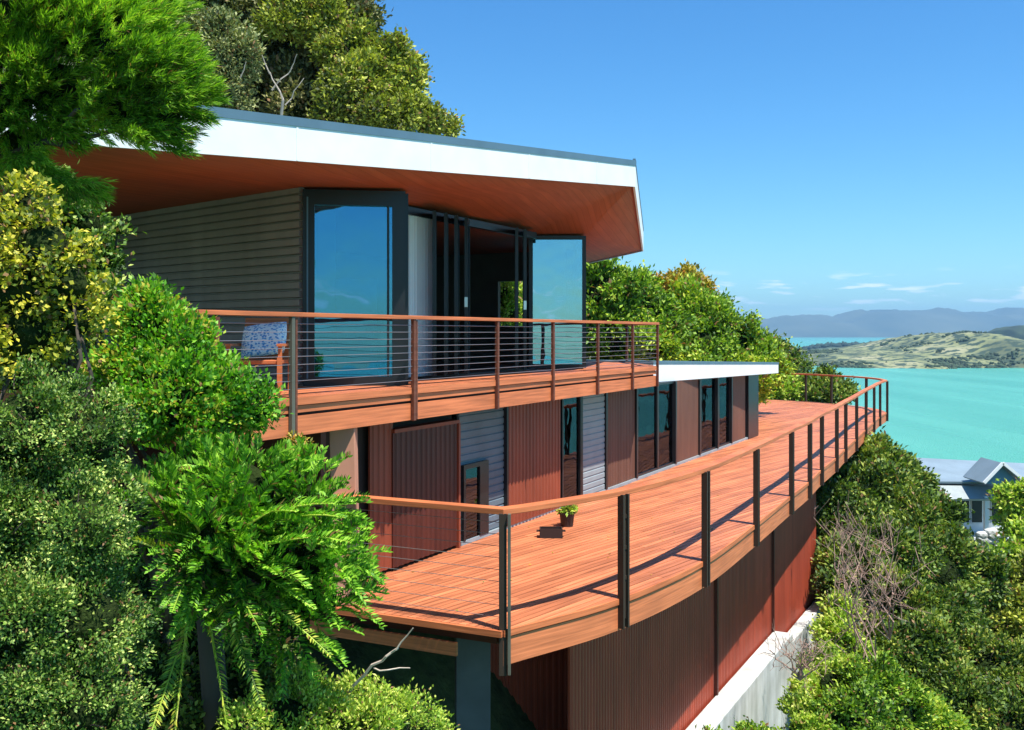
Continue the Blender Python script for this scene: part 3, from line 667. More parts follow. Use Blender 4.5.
# continuous outer line: 0-1-2
edge_board(0, 2, -.03, .345, .003, .035, 'fascia', M['white'], 0, .036)
edge_board(0, 2, .345, .44, .0, .048, 'gutter', M['gutter'], 0, .05)
edge_board(2, 3, -.03, .44, .003, .035, 'fascia', M['white'], 0, .036)
edge_board(3, 4, -.03, .38, .003, .035, 'fascia', M['white'])
for f_ in (.30, .50, .70, .88):
    q = S_[0].lerp(S_[2], f_); t_ = (S_[2]-S_[0]); t_.z = 0; t_.normalize(); nn = V(t_.y, -t_.x, 0); q = q+nn*.0395
    MB().box((q.x, q.y, q.z+.157), .03, .006, .37, t_).build('joint_cover', M['white'], roof)
edge_board(2, 3, .44, .47, .0, .05, 'cap', M['gutter'])

# ---------------------------------------------------------------- upper deck
UE0, UE1 = V(-3.07, 9.6, 0), V(3.03, 21.2, 0)
upper = thing('upper_deck', (-.5, 14, ZU), 'orange timber balcony deck along the upper storey', 'deck')
up_poly = [(UE0.x, UE0.y), (UE1.x, UE1.y), (2.75, 24.3), (1.2, 23.2), (.3, 19.6), (-1.62, 15.3), (-1.30, 13.4), (-2.8, 13.4), (-7.3, 17.3), (-8.5, 14.4)]
boards(up_poly, (DX, DY), .115, .01, ZU-.03, ZU, seed=4).build('decking', M['deck'], upper)
ue = [(UE0.x, UE0.y, 0), (UE1.x, UE1.y, 0), (2.75, 24.3, 0)]
MB().sweep(ue, .045, .085, .02, ZU-.045).build('edge_board', M['fascia'], upper)
MB().sweep(ue, .04, .075, -.0, ZU-.135).build('edge_board', M['fascia'], upper)
MB().sweep(ue, .05, .215, .0, ZU-.315).build('fascia', M['fascia'], upper)
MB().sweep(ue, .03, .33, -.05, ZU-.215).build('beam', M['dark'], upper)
fe = [(-8.4, 14.3, 0), (UE0.x, UE0.y, 0)]
MB().sweep(fe, .04, .38, 0, ZU-.21).build('fascia', M['fascia'], upper)
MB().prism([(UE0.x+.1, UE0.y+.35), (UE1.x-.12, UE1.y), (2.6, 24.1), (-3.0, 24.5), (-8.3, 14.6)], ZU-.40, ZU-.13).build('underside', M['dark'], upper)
ur = thing('balcony_railing', (-.5, 14, ZU), 'straight timber handrail with horizontal steel cables on the upper balcony', 'railing')
RU = .88
def Ue(px): k = (px-CX)/F; t_ = UE1-UE0; s_ = (k*UE0.y-UE0.x)/(t_.x-k*t_.y); return UE0+t_*s_
off = n_*.055
E_back = V(2.78, 24.2, 0)
MB().sweep([tuple(UE0+V(0, 0, ZU+RU)), tuple(UE1+V(0, 0, ZU+RU)), tuple(E_back+V(0, 0, ZU+RU))], .12, .048, .03, .02).build('handrail', M['rail'], ur, bevel=.005)
for px in (212, 288, 410, 494, 550, 595, 630, 655):
    q = Ue(px)+off; m = MB()
    wv = .055 if px < 655 else .05
    m.box((q.x, q.y, ZU+(RU-.43)/2), wv, .05, RU+.43, d_)
    m.build('post', M['post'] if px != 288 else M['postg'], ur, bevel=.004)
    if px == 410 or px == 288:
        m = MB(); q2 = q+d_*.055; m.box((q2.x, q2.y, ZU+(RU-.43)/2), .03, .04, RU+.40, d_); m.build('post_flange', M['post'], ur)
q = E_back; MB().box((q.x, q.y, ZU+.25), .05, .05, 1.25, d_).build('post', M['post'], ur)
for k, zz in enumerate(np.linspace(.09, .80, 9)):
    MB().tube([tuple(UE0+n_*.05+V(0, 0, ZU+zz)), tuple(UE1+n_*.05+V(0, 0, ZU+zz)), tuple(E_back+V(0, 0, ZU+zz))], .004, seg=5).build('cable', M['cable'], ur)

# deck chair with patterned cushion
ch = thing('deck_chair', (-3.0, 11.9, ZU), 'timber deck chair holding a blue and white patterned cushion behind the balcony railing', 'chair')
cc = V(-3.0, 11.9, 0)
for sx_ in (-.3, .3):
    for sy_ in (-.28, .28): MB().box((cc.x+sx_, cc.y+sy_, ZU+.21), .05, .05, .42).build('leg', M['rail'], ch)
    MB().box((cc.x+sx_, cc.y, ZU+.56), .06, .62, .03).build('armrest', M['rail'], ch)
    MB().box((cc.x+sx_, cc.y-.26, ZU+.48), .04, .04, .14).build('armrest_support', M['rail'], ch)
MB().box((cc.x, cc.y, ZU+.36), .56, .56, .05).build('seat', M['rail'], ch, bevel=.01)
MB().beam((cc.x-.0, cc.y+.26, ZU+.38), (cc.x-.0, cc.y+.42, ZU+.88), .56, .03, V(0, 1, 0)).build('backrest', M['rail'], ch)
pm = MB(); nn = 10; vs = []; fs = []
for side in (1, -1):
    for i in range(nn+1):
        for j in range(nn+1):
            a, b = i/nn*2-1, j/nn*2-1; th = .075*((1-a**4)*(1-b**4))**.5
            x, zq = a*.27*(1-.06*b*b), b*.21*(1-.06*a*a); vs.append((cc.x+.02+x, cc.y+.12+zq*.35-side*th, ZU+.62+zq*.94-side*th*.3+x*.12))
for s2 in range(2):
    for i in range(nn):
        for j in range(nn):
            b_ = s2*(nn+1)**2; fs.append((b_+i*(nn+1)+j, b_+(i+1)*(nn+1)+j, b_+(i+1)*(nn+1)+j+1, b_+i*(nn+1)+j+1))
cu = pm.add(vs, fs).build('cushion', M['cushion'], None, smooth=True); tag(cu, 'blue and white patterned cushion leaning on the deck chair', 'cushion')

# ---------------------------------------------------------------- foliage
def leaf_quads(base, dirs, nrm, ln, wd_):
    """leaf quads: base (n,3), dirs unit, nrm approx normals"""
    side = np.cross(dirs, nrm); side /= np.linalg.norm(side, axis=1, keepdims=True)+1e-9
    up = np.cross(side, dirs); ln = np.reshape(ln, (-1, 1)); wd_ = np.reshape(wd_, (-1, 1))
    mid = base+dirs*ln*.5+up*ln*.10
    return np.stack([base, mid+side*wd_*.5, base+dirs*ln, mid-side*wd_*.5], 1)
def unit(a): return a/(np.linalg.norm(a, axis=-1, keepdims=True)+1e-9)
def crown_pts(lobes, n, rs, shell=(.72, 1.04), bump=.16, back=.6, sub=24):
    c = np.array([l[0] for l in lobes], float); r = np.array([l[1] for l in lobes], float)      # r: (k,3)
    wgt = (r[:, 0]*r[:, 2]+r[:, 1]*r[:, 2]+r[:, 0]*r[:, 1]); wgt /= wgt.sum()
    # every lobe carries many small boughs; leaves sit on the boughs, so gaps and shade stay between them
    K = sub
    bu = unit(rs.normal(size=(len(lobes), K, 3))); bo = rs.uniform(.55, .98, (len(lobes), K))*(1+bump*.6*rs.normal(size=(len(lobes), K)))
    br = rs.uniform(.20, .40, (len(lobes), K))
    i = rs.choice(len(lobes), n, p=wgt); kk = rs.randint(0, K, n)
    v = unit(rs.normal(size=(n, 3))+bu[i, kk]*.9)
    q = bu[i, kk]*bo[i, kk][:, None]+v*(br[i, kk]*rs.uniform(.55, 1.0, n))[:, None]*np.array([1, 1, .8])
    p = c[i]+r[i]*q; u = unit(v*.7+bu[i, kk]*.6)
    inside = np.zeros(n, bool)
    for k in range(len(lobes)):
        q = np.sqrt((((p-c[k])/r[k])**2).sum(1)); inside |= (q < .62) & (i != k)
    keep = ~inside
    toward = (u[:, 1] > .45)                            # thin the side nobody faces
    keep &= ~(toward & (rs.uniform(size=n) > back))
    return p[keep], u[keep]
ICO = None
def core(lobes, k=.70, sub=2, rs=None):
    import bmesh
    global ICO
    if ICO is None:
        bm = bmesh.new(); bmesh.ops.create_icosphere(bm, subdivisions=2, radius=1)
        ICO = (np.array([v.co[:] for v in bm.verts]), np.array([[v.index for v in f.verts] for f in bm.faces])); bm.free()
    vs, fs = [], []; n = 0
    for c, r in lobes:
        v = ICO[0]*(1+.12*np.sin(ICO[0][:, [1]]*6+c[0])*np.sin(ICO[0][:, [0]]*7+c[2]))*k*np.array(r)+np.array(c)
        vs.append(v); fs.append(ICO[1]+n); n += len(v)
    return np.concatenate(vs), np.concatenate(fs)
def crown(name, lobes, mat, parent, tufts, per, ln, wd_, spread, seed, out=.7, updir=.25, cor=.62, shell=(.72, 1.04), bump=.21, back=.6, flat=.4, solid=None, sub=24):
    rs = np.random.RandomState(seed); loc = V(0, 0, 0); p = parent
    while p is not None: loc += p.location; p = p.parent
    p, u = crown_pts(lobes, tufts, rs, shell, bump, back, sub)
    n = len(p); j = np.repeat(np.arange(n), per); m_ = len(j)
    rv = unit(rs.normal(size=(m_, 3))); d = unit(u[j]*out+rv*(1-out*.4)+np.array([0, 0, updir]))
    nr = unit(u[j]*flat+rs.normal(size=(m_, 3))*.5+np.array([0, 0, .5]))
    b = p[j]+rs.normal(size=(m_, 3))*spread*.5
    L_ = ln*rs.uniform(.45, 1.45, m_); q = leaf_quads(b, d, nr, L_, wd_*rs.uniform(.75, 1.2, m_))
    v = q.reshape(-1, 3)-np.array(loc); f = np.arange(len(v)).reshape(-1, 4)
    o = np_mesh(name, v, f, mat, parent=parent)
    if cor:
        cv, cf = core(lobes, cor); co = np_mesh('shade_core', cv-np.array(loc), cf, solid or CORE, True, parent=o)
    return o
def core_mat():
    g = G('crown_shade_core'); a = g.noise(9, 6); b = g.noise(2, 4)
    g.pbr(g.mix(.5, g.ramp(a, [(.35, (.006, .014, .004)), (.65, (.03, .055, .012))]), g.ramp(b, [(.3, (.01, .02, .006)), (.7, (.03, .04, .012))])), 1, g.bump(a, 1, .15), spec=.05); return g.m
CORE = core_mat()  # solid cores; the shade inside the crowns is put into their near-black colour
def LB(px, py, Y, rpx, az=1.0, ay=1.0):
    """lobe behind a pixel: centre and radii in metres"""
    p = P(px, py, Y=Y); r = rpx*Y/F; return (tuple(p), (r, r*ay, r*az))
def limb_pts(a, b, rs, wob=.12, n=6):
    a = np.array(a); b = np.array(b); L_ = np.linalg.norm(b-a); o = []
    for k in range(n+1):
        t_ = k/n; q = a+(b-a)*t_; 
        if 0 < k < n: q = q+rs.normal(size=3)*wob*L_*.25*np.array([1, 1, .4])
        o.append(q)
    return o
def tree(name, label, cat, lobes, mat, tufts, per, ln, wd_, spread, seed, base=None, r0=.16, group=None, limbs=True, **k):
    rs = np.random.RandomState(seed+77); c = np.array([l[0] for l in lobes]).mean(0)
    if base is None: base = (c[0], c[1])
    gz = float(ground(np.array(base[0]), np.array(base[1])))-.25
    t_ = thing(name, (base[0], base[1], gz), label, cat, group)
    crown('crown' if 'tree' in name else 'foliage', lobes, mat, t_, tufts, per, ln, wd_, spread, seed, **k)
    fork = np.array([base[0]*.5+c[0]*.5, base[1]*.5+c[1]*.5, gz+(min(l[0][2]-l[1][2]*.5 for l in lobes)-gz)*.75])
    m = MB(); m.tube(limb_pts((base[0], base[1], gz), fork, rs, .1), r0, r0*.75, 8)
    if limbs:
        for l in sorted(lobes, key=lambda l: -l[1][0])[:9]:
            e = np.array(l[0])+np.array([0, 0, l[1][2]*.2]); m.tube(limb_pts(fork, e, rs, .18), r0*.5, r0*.14, 6)
    for l in lobes:
        for q_ in range(7):
            e = np.array(l[0])+unit(rs.normal(size=3)+np.array([0, -.6, .3]))*np.array(l[1])*rs.uniform(.8, 1.02); b_ = np.array(l[0])-np.array([0, 0, l[1][2]*.3]); rr = l[1][0]*.022
            m.tube(limb_pts(b_, e, rs, .3, 4), rr, rr*.35, 4)
    m.build('trunk' if 'tree' in name else 'stems', M['bark'], t_, smooth=True); return t_

# --- hillside trees behind the house, upper left
tree('hill_tree', 'big dark olive tree filling the sky gap left of centre behind the roof', 'tree',
     [LB(290, 20, 29, 40), (LB(335, 20, 29, 42)), LB(255, 30, 30, 45), LB(300, 70, 29, 45), LB(345, 60, 28.5, 36), LB(250, 90, 29, 42), LB(300, 110, 28, 38), LB(200, 5, 31, 55), LB(345, 105, 28, 36), LB(200, 80, 31, 50), LB(270, -30, 30, 45), LB(310,-8,29,34)],
     LF['dolive'], 3800, 22, .17, .085, .30, 11, base=(-7, 33), r0=.3)
tree('spreading_tree', 'wide yellow olive tree whose layered crown runs down to the right above the roof', 'tree',
     [LB(352, 52, 27, 30, .75), LB(385, 62, 27, 27, .8), LB(400, 92, 27, 24, .9), LB(330, 30, 27.5, 24, .7), LB(365, 85, 26.5, 28, .7), LB(345, 88, 26, 26, .8), LB(400, 115, 26.5, 22, .8), LB(375, 118, 26, 24, .8), LB(430, 122, 27, 13, .8), LB(448, 128, 27.5, 9), LB(318, 14, 27.5, 24, .6), LB(340, 118, 26, 28, .7), LB(412, 74, 27.5, 12), LB(300, 8, 27.5, 24, .6), LB(285, 22, 27, 20, .6), LB(345, 15, 28.5, 14, .8)],
     LF['olive'], 4200, 22, .13, .07, .22, 12, base=(-3.8, 28), r0=.24, cor=.62)
tree('grey_tree', 'grey green fine leaved tree between the pine boughs and the olive trees', 'tree',
     [LB(222, 45, 25, 26), LB(208, 70, 25, 22), LB(238, 62, 25, 24), LB(225, 90, 25, 26), LB(200, 35, 25.5, 24)],
     leaf('grey_green_leaves', [(.05, .07, .03), (.10, .14, .06), (.20, .25, .12), (.34, .38, .22)], .5, .15), 1500, 20, .11, .055, .2, 13, base=(-7.4, 26), r0=.15)
sk = thing('dead_branches', (-6.2, 25.5, .5), 'pale bare forked branches showing against the dark olive tree', 'branches')
m = MB(); rs = np.random.RandomState(5)
for a, b, r_ in (((283, 100), (270, 72), .03), ((270, 74), (262, 55), .02), ((272, 90), (292, 68), .025), ((290, 72), (297, 54), .015), ((240, 78), (246, 62), .02), ((285, 105), (304, 78), .018)):
    m.tube(limb_pts(P(*a, Y=24.4), P(*b, Y=24.2), rs, .15, 4), r_, r_*.4, 5)
m.tube(limb_pts(P(283, 100, Y=24.4), (-6.2, 25.5, .5), rs, .1), .035, .06, 6)
m.build('bare_limbs', M['paletwig'], sk)

# --- trees behind the right end of the house
tree('broadleaf_tree', 'bright green rounded tree directly behind the open end of the upper balcony', 'tree',
     [LB(605, 295, 38, 32), LB(630, 300, 38, 32), LB(590, 320, 38, 34), LB(655, 322, 38, 30), LB(615, 335, 38, 32), LB(648, 346, 37, 30), LB(560, 320, 38, 35), LB(520, 315, 38, 38), LB(490, 325, 38, 38)],
     LF['mid'], 3200, 20, .20, .11, .32, 21, base=(3.2, 40), r0=.22)
tree('rusty_topped_tree', 'rust tinged rounded crown rising above the right of the balcony', 'tree',
     [LB(672, 292, 44, 18), LB(688, 288, 44, 16), LB(658, 302, 44, 16), LB(700, 298, 44, 14)], LF['rust'], 900, 20, .2, .11, .3, 22, base=(7.5, 45), r0=.18)
tree('sloping_tree', 'large mid green tree sloping down to the right behind the lower white roof', 'tree',
     [LB(690, 318, 40, 30), LB(715, 328, 40, 28), LB(672, 325, 40, 28), LB(735, 342, 40, 24), LB(700, 350, 39, 32), LB(660, 350, 39, 28), LB(752, 358, 40, 20), LB(725, 362, 39, 24), LB(770, 368, 40, 15), LB(640, 362, 38, 24), LB(745, 375, 39, 22), LB(700, 380, 38, 26)],
     LF['mid'], 4200, 20, .18, .10, .30, 23, base=(8.6, 42), r0=.24)
tree('thin_tree', 'thin hazy grey green tree at the end of the tree line above the far deck', 'tree',
     [LB(772, 352, 62, 12), LB(786, 358, 62, 13), LB(758, 350, 62, 12), LB(798, 366, 62, 9), LB(778, 372, 61, 14), LB(762, 372, 61, 15)], LF['slope'], 900, 14, .26, .12, .5, 24, base=(16.5, 63), r0=.15, cor=.5)
tree('courtyard_shrub', 'small leafy shrub seen through the far window of the upper room', 'shrub', [LB(500, 300, 27.5, 14), LB(510, 312, 27.5, 15), LB(505, 290, 27.5, 12)], LF['low'], 300, 14, .12, .07, .15, 29, r0=.04)
hl = ['leafy hedge shrub with yellow tips behind the far deck beside the house corner', 'rounded green shrub behind the middle of the far deck', 'dark green shrub at the far rail post beside the water']
for i, (px, py, rr, mt) in enumerate(((778, 392, 17, 'low'), (806, 393, 15, 'slope'), (828, 390, 15, 'slope'))):
    tree('hedge_shrub', hl[i], 'shrub', [LB(px, py, 51.5+i*.4, rr), LB(px-11, py+4, 51.5, rr*.8), LB(px+9, py+3, 51.5, rr*.75), LB(px-22, py+2, 51.5, rr*.8) if i == 0 else LB(px, py+8, 51, rr*.8)],
         LF[mt], 1000, 16, .22, .12, .3, 30+i, r0=.08, group='hedge shrubs behind the far deck')

# --- slope on the right, below the deck
SL = [
 ('dense green shrub tree touching the far end of the deck rail', 'slope', [(866, 474, 33.5, 28), (882, 468, 34, 25), (900, 484, 34, 24), (862, 500, 32, 30), (888, 505, 32, 32), (918, 506, 34, 22)], 'shrub_tree'),
 ('domed shrub tree left of the neighbouring house', 'slope', [(925, 522, 31, 30), (915, 545, 30, 34), (948, 555, 30, 28), (972, 582, 30, 26), (940, 575, 29, 34)], 'shrub_tree'),
 ('shaded shrub tree close under the deck overhang', 'slope', [(850, 530, 29, 26), (872, 545, 28, 30), (850, 570, 27, 24), (895, 560, 28, 30)], 'shrub_tree'),
 ('rounded shrub tree at the right edge below the neighbouring house', 'olive', [(1000, 595, 32, 30), (1030, 590, 32, 32), (985, 620, 30, 34), (1022, 625, 30, 34), (1050, 600, 32, 34)], 'shrub_tree'),
 ('broad dark shrub tree in the middle of the lower right slope', 'slope', [(905, 610, 25, 36), (935, 620, 25, 36), (885, 650, 23, 32), (960, 650, 25, 34), (920, 665, 23, 38)], 'shrub_tree'),
 ('shrub tree filling the lower right corner', 'slope', [(990, 680, 24, 38), (1025, 680, 24, 38), (960, 710, 22, 36), (1005, 730, 22, 40), (1050, 720, 23, 40)], 'shrub_tree'),
 ('pale yellow green shrub against the end of the corrugated wall', 'low', [(842, 608, 24.5, 14), (838, 636, 22.5, 17), (850, 655, 22, 20)], 'shrub'),
 ('light green shrub spilling over the foot of the concrete retaining wall', 'low', [(828, 674, 20, 18), (812, 704, 19, 20), (835, 690, 19, 26), (805, 735, 18, 28)], 'shrub'),
 ('leafy green shrub at the bottom edge right of the retaining wall', 'mid', [(870, 690, 19, 28), (850, 720, 18, 32), (895, 715, 19, 30), (930, 725, 20, 26)], 'shrub'),
 ('small green clump at the bottom against the concrete wall', 'mid', [(752, 745, 16.8, 14), (712, 748, 16.2, 13)], 'shrub'),
 ('grey leaved shrub between the deck underside and the big shrub tree', 'slope', [(838, 500, 28.5, 12), (832, 525, 28.5, 13), (836, 555, 27.5, 13), (838, 585, 26.5, 15)], 'shrub')]
for i, (lab, mt, lb, nm) in enumerate(SL):
    lobes = [LB(*q[:3], q[3]) for q in lb]; Ym = np.mean([q[2] for q in lb]); area = sum(q[3]**2 for q in lb)*3.1
    lf = .0048*Ym; 
    tree(nm, lab, 'tree' if 'tree' in nm else 'shrub', lobes, LF[mt], int(area*.27)+300, 16, lf, lf*.55, lf*1.6, 40+i, r0=.1 if 'tree' in nm else .04, group='shrubs on the slope below the deck')
tree('garden_shrub', 'orange tinged shrub standing in front of the neighbouring house', 'shrub', [LB(1012, 500, 52, 12), LB(1030, 502, 52, 18), LB(1022, 520, 52, 16), LB(1040, 525, 52, 22), LB(1010, 560, 46, 14), LB(1032, 550, 46, 22)], LF['low'], 1500, 16, .26, .14, .4, 60, r0=.1)
# scrub cover over the whole slope
rs = np.random.RandomState(8); n = 26000
yy = rs.uniform(7, 75, n); uu = rs.uniform(-5.2, 34, n); xx = (uu-yy*NY)/NX; zz = ground(xx, yy)
hgt = np.clip(.55+.5*vnoise(xx, yy, .45, 4), .05, 1.6); j = np.repeat(np.arange(n), 7); m_ = len(j)
bb = np.stack([xx, yy, zz], 1)[j]+rs.normal(size=(m_, 3))*.28; bb[:, 2] = zz[j]+rs.uniform(0, 1, m_)*hgt[j]
bb[:, 2] = np.where(uu[j] < -3.8, np.minimum(bb[:, 2], -8.2), bb[:, 2])
dd = unit(rs.normal(size=(m_, 3))+np.array([0, 0, .8])); q = leaf_quads(bb, dd, unit(rs.normal(size=(m_, 3))*.6+np.array([0, 0, 1])), rs.uniform(.12, .26, m_), rs.uniform(.06, .13, m_))
o = np_mesh('scrub_cover', q.reshape(-1, 3), np.arange(m_*4).reshape(-1, 4), LF['slope']); tag(o, 'mixed low scrub covering the slope below the deck', 'scrub', None, 'stuff')
# bare reddish twigs
def bare_shrub(label, px, py, Y, h, spread, seed, n=16, mat='twig', r0=.018):
    rs = np.random.RandomState(seed); b = P(px, py, Y=Y); m = MB()
    for k in range(n):
        a = rs.uniform(0, 6.28); e = np.array(b)+np.array([math.cos(a)*spread*rs.uniform(.2, 1), math.sin(a)*spread*rs.uniform(.2, 1), h*rs.uniform(.6, 1)])
        pts = limb_pts(b, e, rs, .25, 6); m.tube(pts, r0, r0*.3, 5)
        for s_ in range(6):
            i0 = rs.randint(2, 6); st = pts[i0]; e2 = st+rs.normal(size=3)*spread*.35+np.array([0, 0, h*.12]); p2 = limb_pts(st, e2, rs, .3, 3); m.tube(p2, r0*.4, r0*.2, 4)
            for s3 in range(3): e3 = p2[2]+rs.normal(size=3)*spread*.16+np.array([0, 0, h*.05]); m.tube([p2[2], e3], r0*.25, r0*.15, 3)
    o = m.build('bare_shrub', M[mat]); tag(o, label, 'shrub', 'bare twiggy shrubs on the slope'); return o
bare_shrub('bare pinkish shrub rising in front of the dark shrubs right of the wall end', 868, 690, 19.5, 3.6, .75, 1, 8)
bare_shrub('tall bare twigs just beside the end of the corrugated wall', 845, 600, 24.5, 3.0, .5, 2, 5)
bare_shrub('dry red brown twigs spreading at the centre of the slope', 890, 640, 21, 2.6, .9, 3, 7)
bare_shrub('low dry twigs in front of the light green shrub by the concrete wall', 800, 680, 18.2, .9, .6, 4, 9)

# --- foreground plants on the left
# soft long-needled pine boughs
def needle_bough(name, lobes, mat, parent, tufts, seed, ln, wd_, per=46, bias=(.5, 0, .35)):
    rs = np.random.RandomState(seed); p, u = crown_pts(lobes, tufts, rs, (.45, 1.0), .1, .7, 44); n = len(p); loc = V(0, 0, 0); q_ = parent
    while q_ is not None: loc += q_.location; q_ = q_.parent
    hub = np.array(P(15, 105, Y=6.6)); ax = unit(unit(p-hub)*1.3+u*.5+np.array(bias)*.5+rs.normal(size=(n, 3))*.14)          # each shoot's own axis
    j = np.repeat(np.arange(n), per); m_ = len(j); t_ = rs.uniform(0, 1, m_)
    b = p[j]+ax[j]*(t_[:, None]*ln*1.9); d = unit(ax[j]*.95+unit(rs.normal(size=(m_, 3)))*.42)
    q = leaf_quads(b, d, unit(rs.normal(size=(m_, 3))), ln*rs.uniform(.7, 1.1, m_), np.full(m_, wd_))
    v = q.reshape(-1, 3)-np.array(loc); return np_mesh(name, v, np.arange(len(v)).reshape(-1, 4), mat, parent=parent)
pine = thing('pine_tree', (-4.9, 6.6, -3.0), 'long needled bright green pine whose boughs fill the upper left corner', 'tree')
PL = [(20, 30, 6.3, 60), (80, 20, 6.2, 55), (125, 45, 6.0, 48), (160, 85, 6.0, 42), (165, 120, 6.0, 38), (125, 110, 6.1, 40), (60, 90, 6.3, 50), (10, 100, 6.3, 50), (185, 100, 6.05, 26), (130, -5, 6.2, 55), (20, -30, 6.4, 60), (20, 140, 6.4, 24), (70, 128, 6.3, 22)]
needle_bough('needles', [LB(q[0]-10, q[1]-6, q[2], q[3]*.86) for q in PL], LF['pine'], pine, 4200, 71, .085, .0060, per=46)
needle_bough('needles', [LB(45, 170, 6.3, 12, .5), LB(72, 180, 6.25, 10, .4), LB(25, 160, 6.3, 16, .6)], LF['pine'], pine, 170, 72, .10, .0042, bias=(.9, 0, -.2))
cv, cf = core([LB(q[0]-4, q[1], q[2]+.1, q[3]) for q in PL], .55); np_mesh('needle_shade_core', cv-np.array(pine.location), cf, CORE, True, parent=pine)
m = MB(); rs = np.random.RandomState(3); m.tube(limb_pts((-4.9, 6.6, -5), (-4.6, 6.6, 3.4), rs, .04), .17, .1, 8)
for q in PL[:11:2]: m.tube(limb_pts((-4.7, 6.6, P(*q[:2], Y=6.3).z-.5), np.array(P(q[0]-10, q[1], Y=q[2]+.2)), rs, .15), .04, .01, 6)
m.build('trunk', M['bark'], pine, smooth=True)

tree('variegated_shrub', 'yellow leaved shrub at the left edge below the pine boughs', 'shrub',
     [LB(20, 215, 5.5, 38), LB(45, 250, 5.4, 42), (LB(20, 290, 5.4, 45)), LB(70, 285, 5.4, 30), LB(30, 335, 5.4, 42), LB(75, 320, 5.45, 28), LB(-20, 260, 5.6, 50), LB(85, 250, 5.5, 14), LB(15, 375, 5.5, 26)],
     LF['yellow'], 1500, 9, .030, .026, .055, 73, base=(-3.4, 5.8), r0=.05, shell=(.5, 1.05), cor=.6)
tree('dark_shrub', 'dark green shrub in shade between the yellow shrub and the grey wall', 'shrub',
     [LB(88, 225, 8.6, 20), LB(100, 265, 8.6, 20), LB(78, 255, 8.6, 34), LB(118, 230, 8.6, 7), LB(82, 310, 8.4, 36), LB(45, 215, 8.6, 42), LB(60,270,8.6,50)], LF['fine'], 1700, 8, .05, .03, .08, 74, base=(-3.9, 8.8), r0=.06)
tree('rounded_shrub', 'bright green dome shaped shrub in front of the left end of the upper balcony', 'shrub',
     [LB(150, 325, 7.8, 33), LB(178, 352, 7.8, 38), LB(135, 370, 7.8, 38), LB(213, 388, 7.7, 33), LB(175, 395, 7.6, 48), LB(252, 406, 7.8, 25), LB(212, 410, 7.7, 34), LB(145, 305, 7.9, 18), LB(128, 410, 7.8, 26)],
     LF['round'], 5200, 8, .046, .028, .07, 75, base=(-2.9, 8.2), r0=.07, updir=.45, sub=70, cor=.7)
tree('fine_leaved_shrub', 'dense dark shrub with tiny leaves filling the lower left corner', 'shrub',
     [LB(30, 430, 5.2, 62), LB(85, 440, 5.2, 48), LB(20, 520, 5.1, 70), LB(80, 530, 5.0, 55), LB(30, 620, 4.9, 75), LB(85, 620, 4.9, 55), LB(30, 710, 4.8, 80), LB(85, 705, 4.8, 54), LB(-30, 480, 5.2, 70), LB(-30, 600, 5, 80)],
     LF['fine'], 17000, 9, .021, .0125, .042, 76, base=(-2.5, 5.2), r0=.06, updir=.3, cor=.60, sub=40)
tree('pale_shrub', 'pale fine leaved shrub under the near corner of the lower deck', 'shrub',
     [LB(325, 722, 7.6, 42), LB(388, 728, 7.8, 38), LB(290, 730, 7.4, 50), LB(360, 705, 7.9, 28), LB(410, 740, 8.0, 40), LB(335, 760, 7.5, 60), LB(300, 690, 7.8, 22), LB(240, 745, 7.0, 50)],
     LF['low'], 5200, 8, .034, .018, .06, 77, base=(-1.3, 8.2), r0=.05, updir=.3)
# big fern-like palm with stiff leaflets in rows
def frond_plant(name, label, centre, fr_list, mat, seed, par=None, ll=.16, lw=.03, rach=M['bark']):
    t_ = par; rs = np.random.RandomState(seed); qs = []; st = MB()
    for (tip, sag, leaflen) in fr_list:
        a = np.array(centre)+rs.normal(size=3)*.05; b = np.array(tip); L_ = np.linalg.norm(b-a); mid = (a+b)/2+np.array([0, 0, sag*L_]); K = 60
        ts = np.linspace(.12, 1, K)[:, None]; c = (1-ts)**2*a+2*(1-ts)*ts*mid+ts**2*b; tg = unit(2*(1-ts)*(mid-a)+2*ts*(b-mid))
        side = unit(np.cross(tg, np.array([0, 0, 1.0])+rs.normal(size=3)*.3)); upv = np.cross(side, tg)
        for sg in (-1, 1):
            d = unit(side*sg*.8+tg*.65+upv*.35+rs.normal(size=(K, 3))*.12); ln_ = leaflen*np.sin(np.pi*(ts[:, 0]*.85+.1))**.6*rs.uniform(.85, 1.1, K)
            qs.append(leaf_quads(c, d, unit(upv+rs.normal(size=(K, 3))*.3), ln_, np.full(K, lw)))
        st.tube([c[i] for i in range(0, K, 8)]+[c[-1]], .011, .003, 5)
    q = np.concatenate(qs); v = q.reshape(-1, 3)-np.array(t_.location); o = np_mesh('fronds', v, np.arange(len(v)).reshape(-1, 4), mat, parent=t_)
    st.build('frond_stems', LF['low'], o); return o
pc = np.array(P(205, 560, Y=7.5)); gzp = float(ground(pc[0], pc[1]))
palm = thing('tree_fern', (pc[0], pc[1], gzp-.2), 'vivid green tree fern with dense upright leaflets below the balcony', 'tree')
rs = np.random.RandomState(9); fl = []
FLB = [LB(195, 495, 7.3, 42), LB(250, 490, 7.3, 44), LB(290, 520, 7.3, 44), LB(315, 560, 7.2, 38), LB(318, 600, 7.2, 34), LB(265, 560, 7.1, 44), LB(220, 535, 7.1, 42), LB(300, 490, 7.4, 26), LB(165, 505, 7.3, 26), LB(295, 620, 7.2, 28), LB(245, 600, 7.3, 30)]
p_, u_ = crown_pts(FLB, 1000, rs, (.6, 1.0), .1, .6, 40)
qs = []
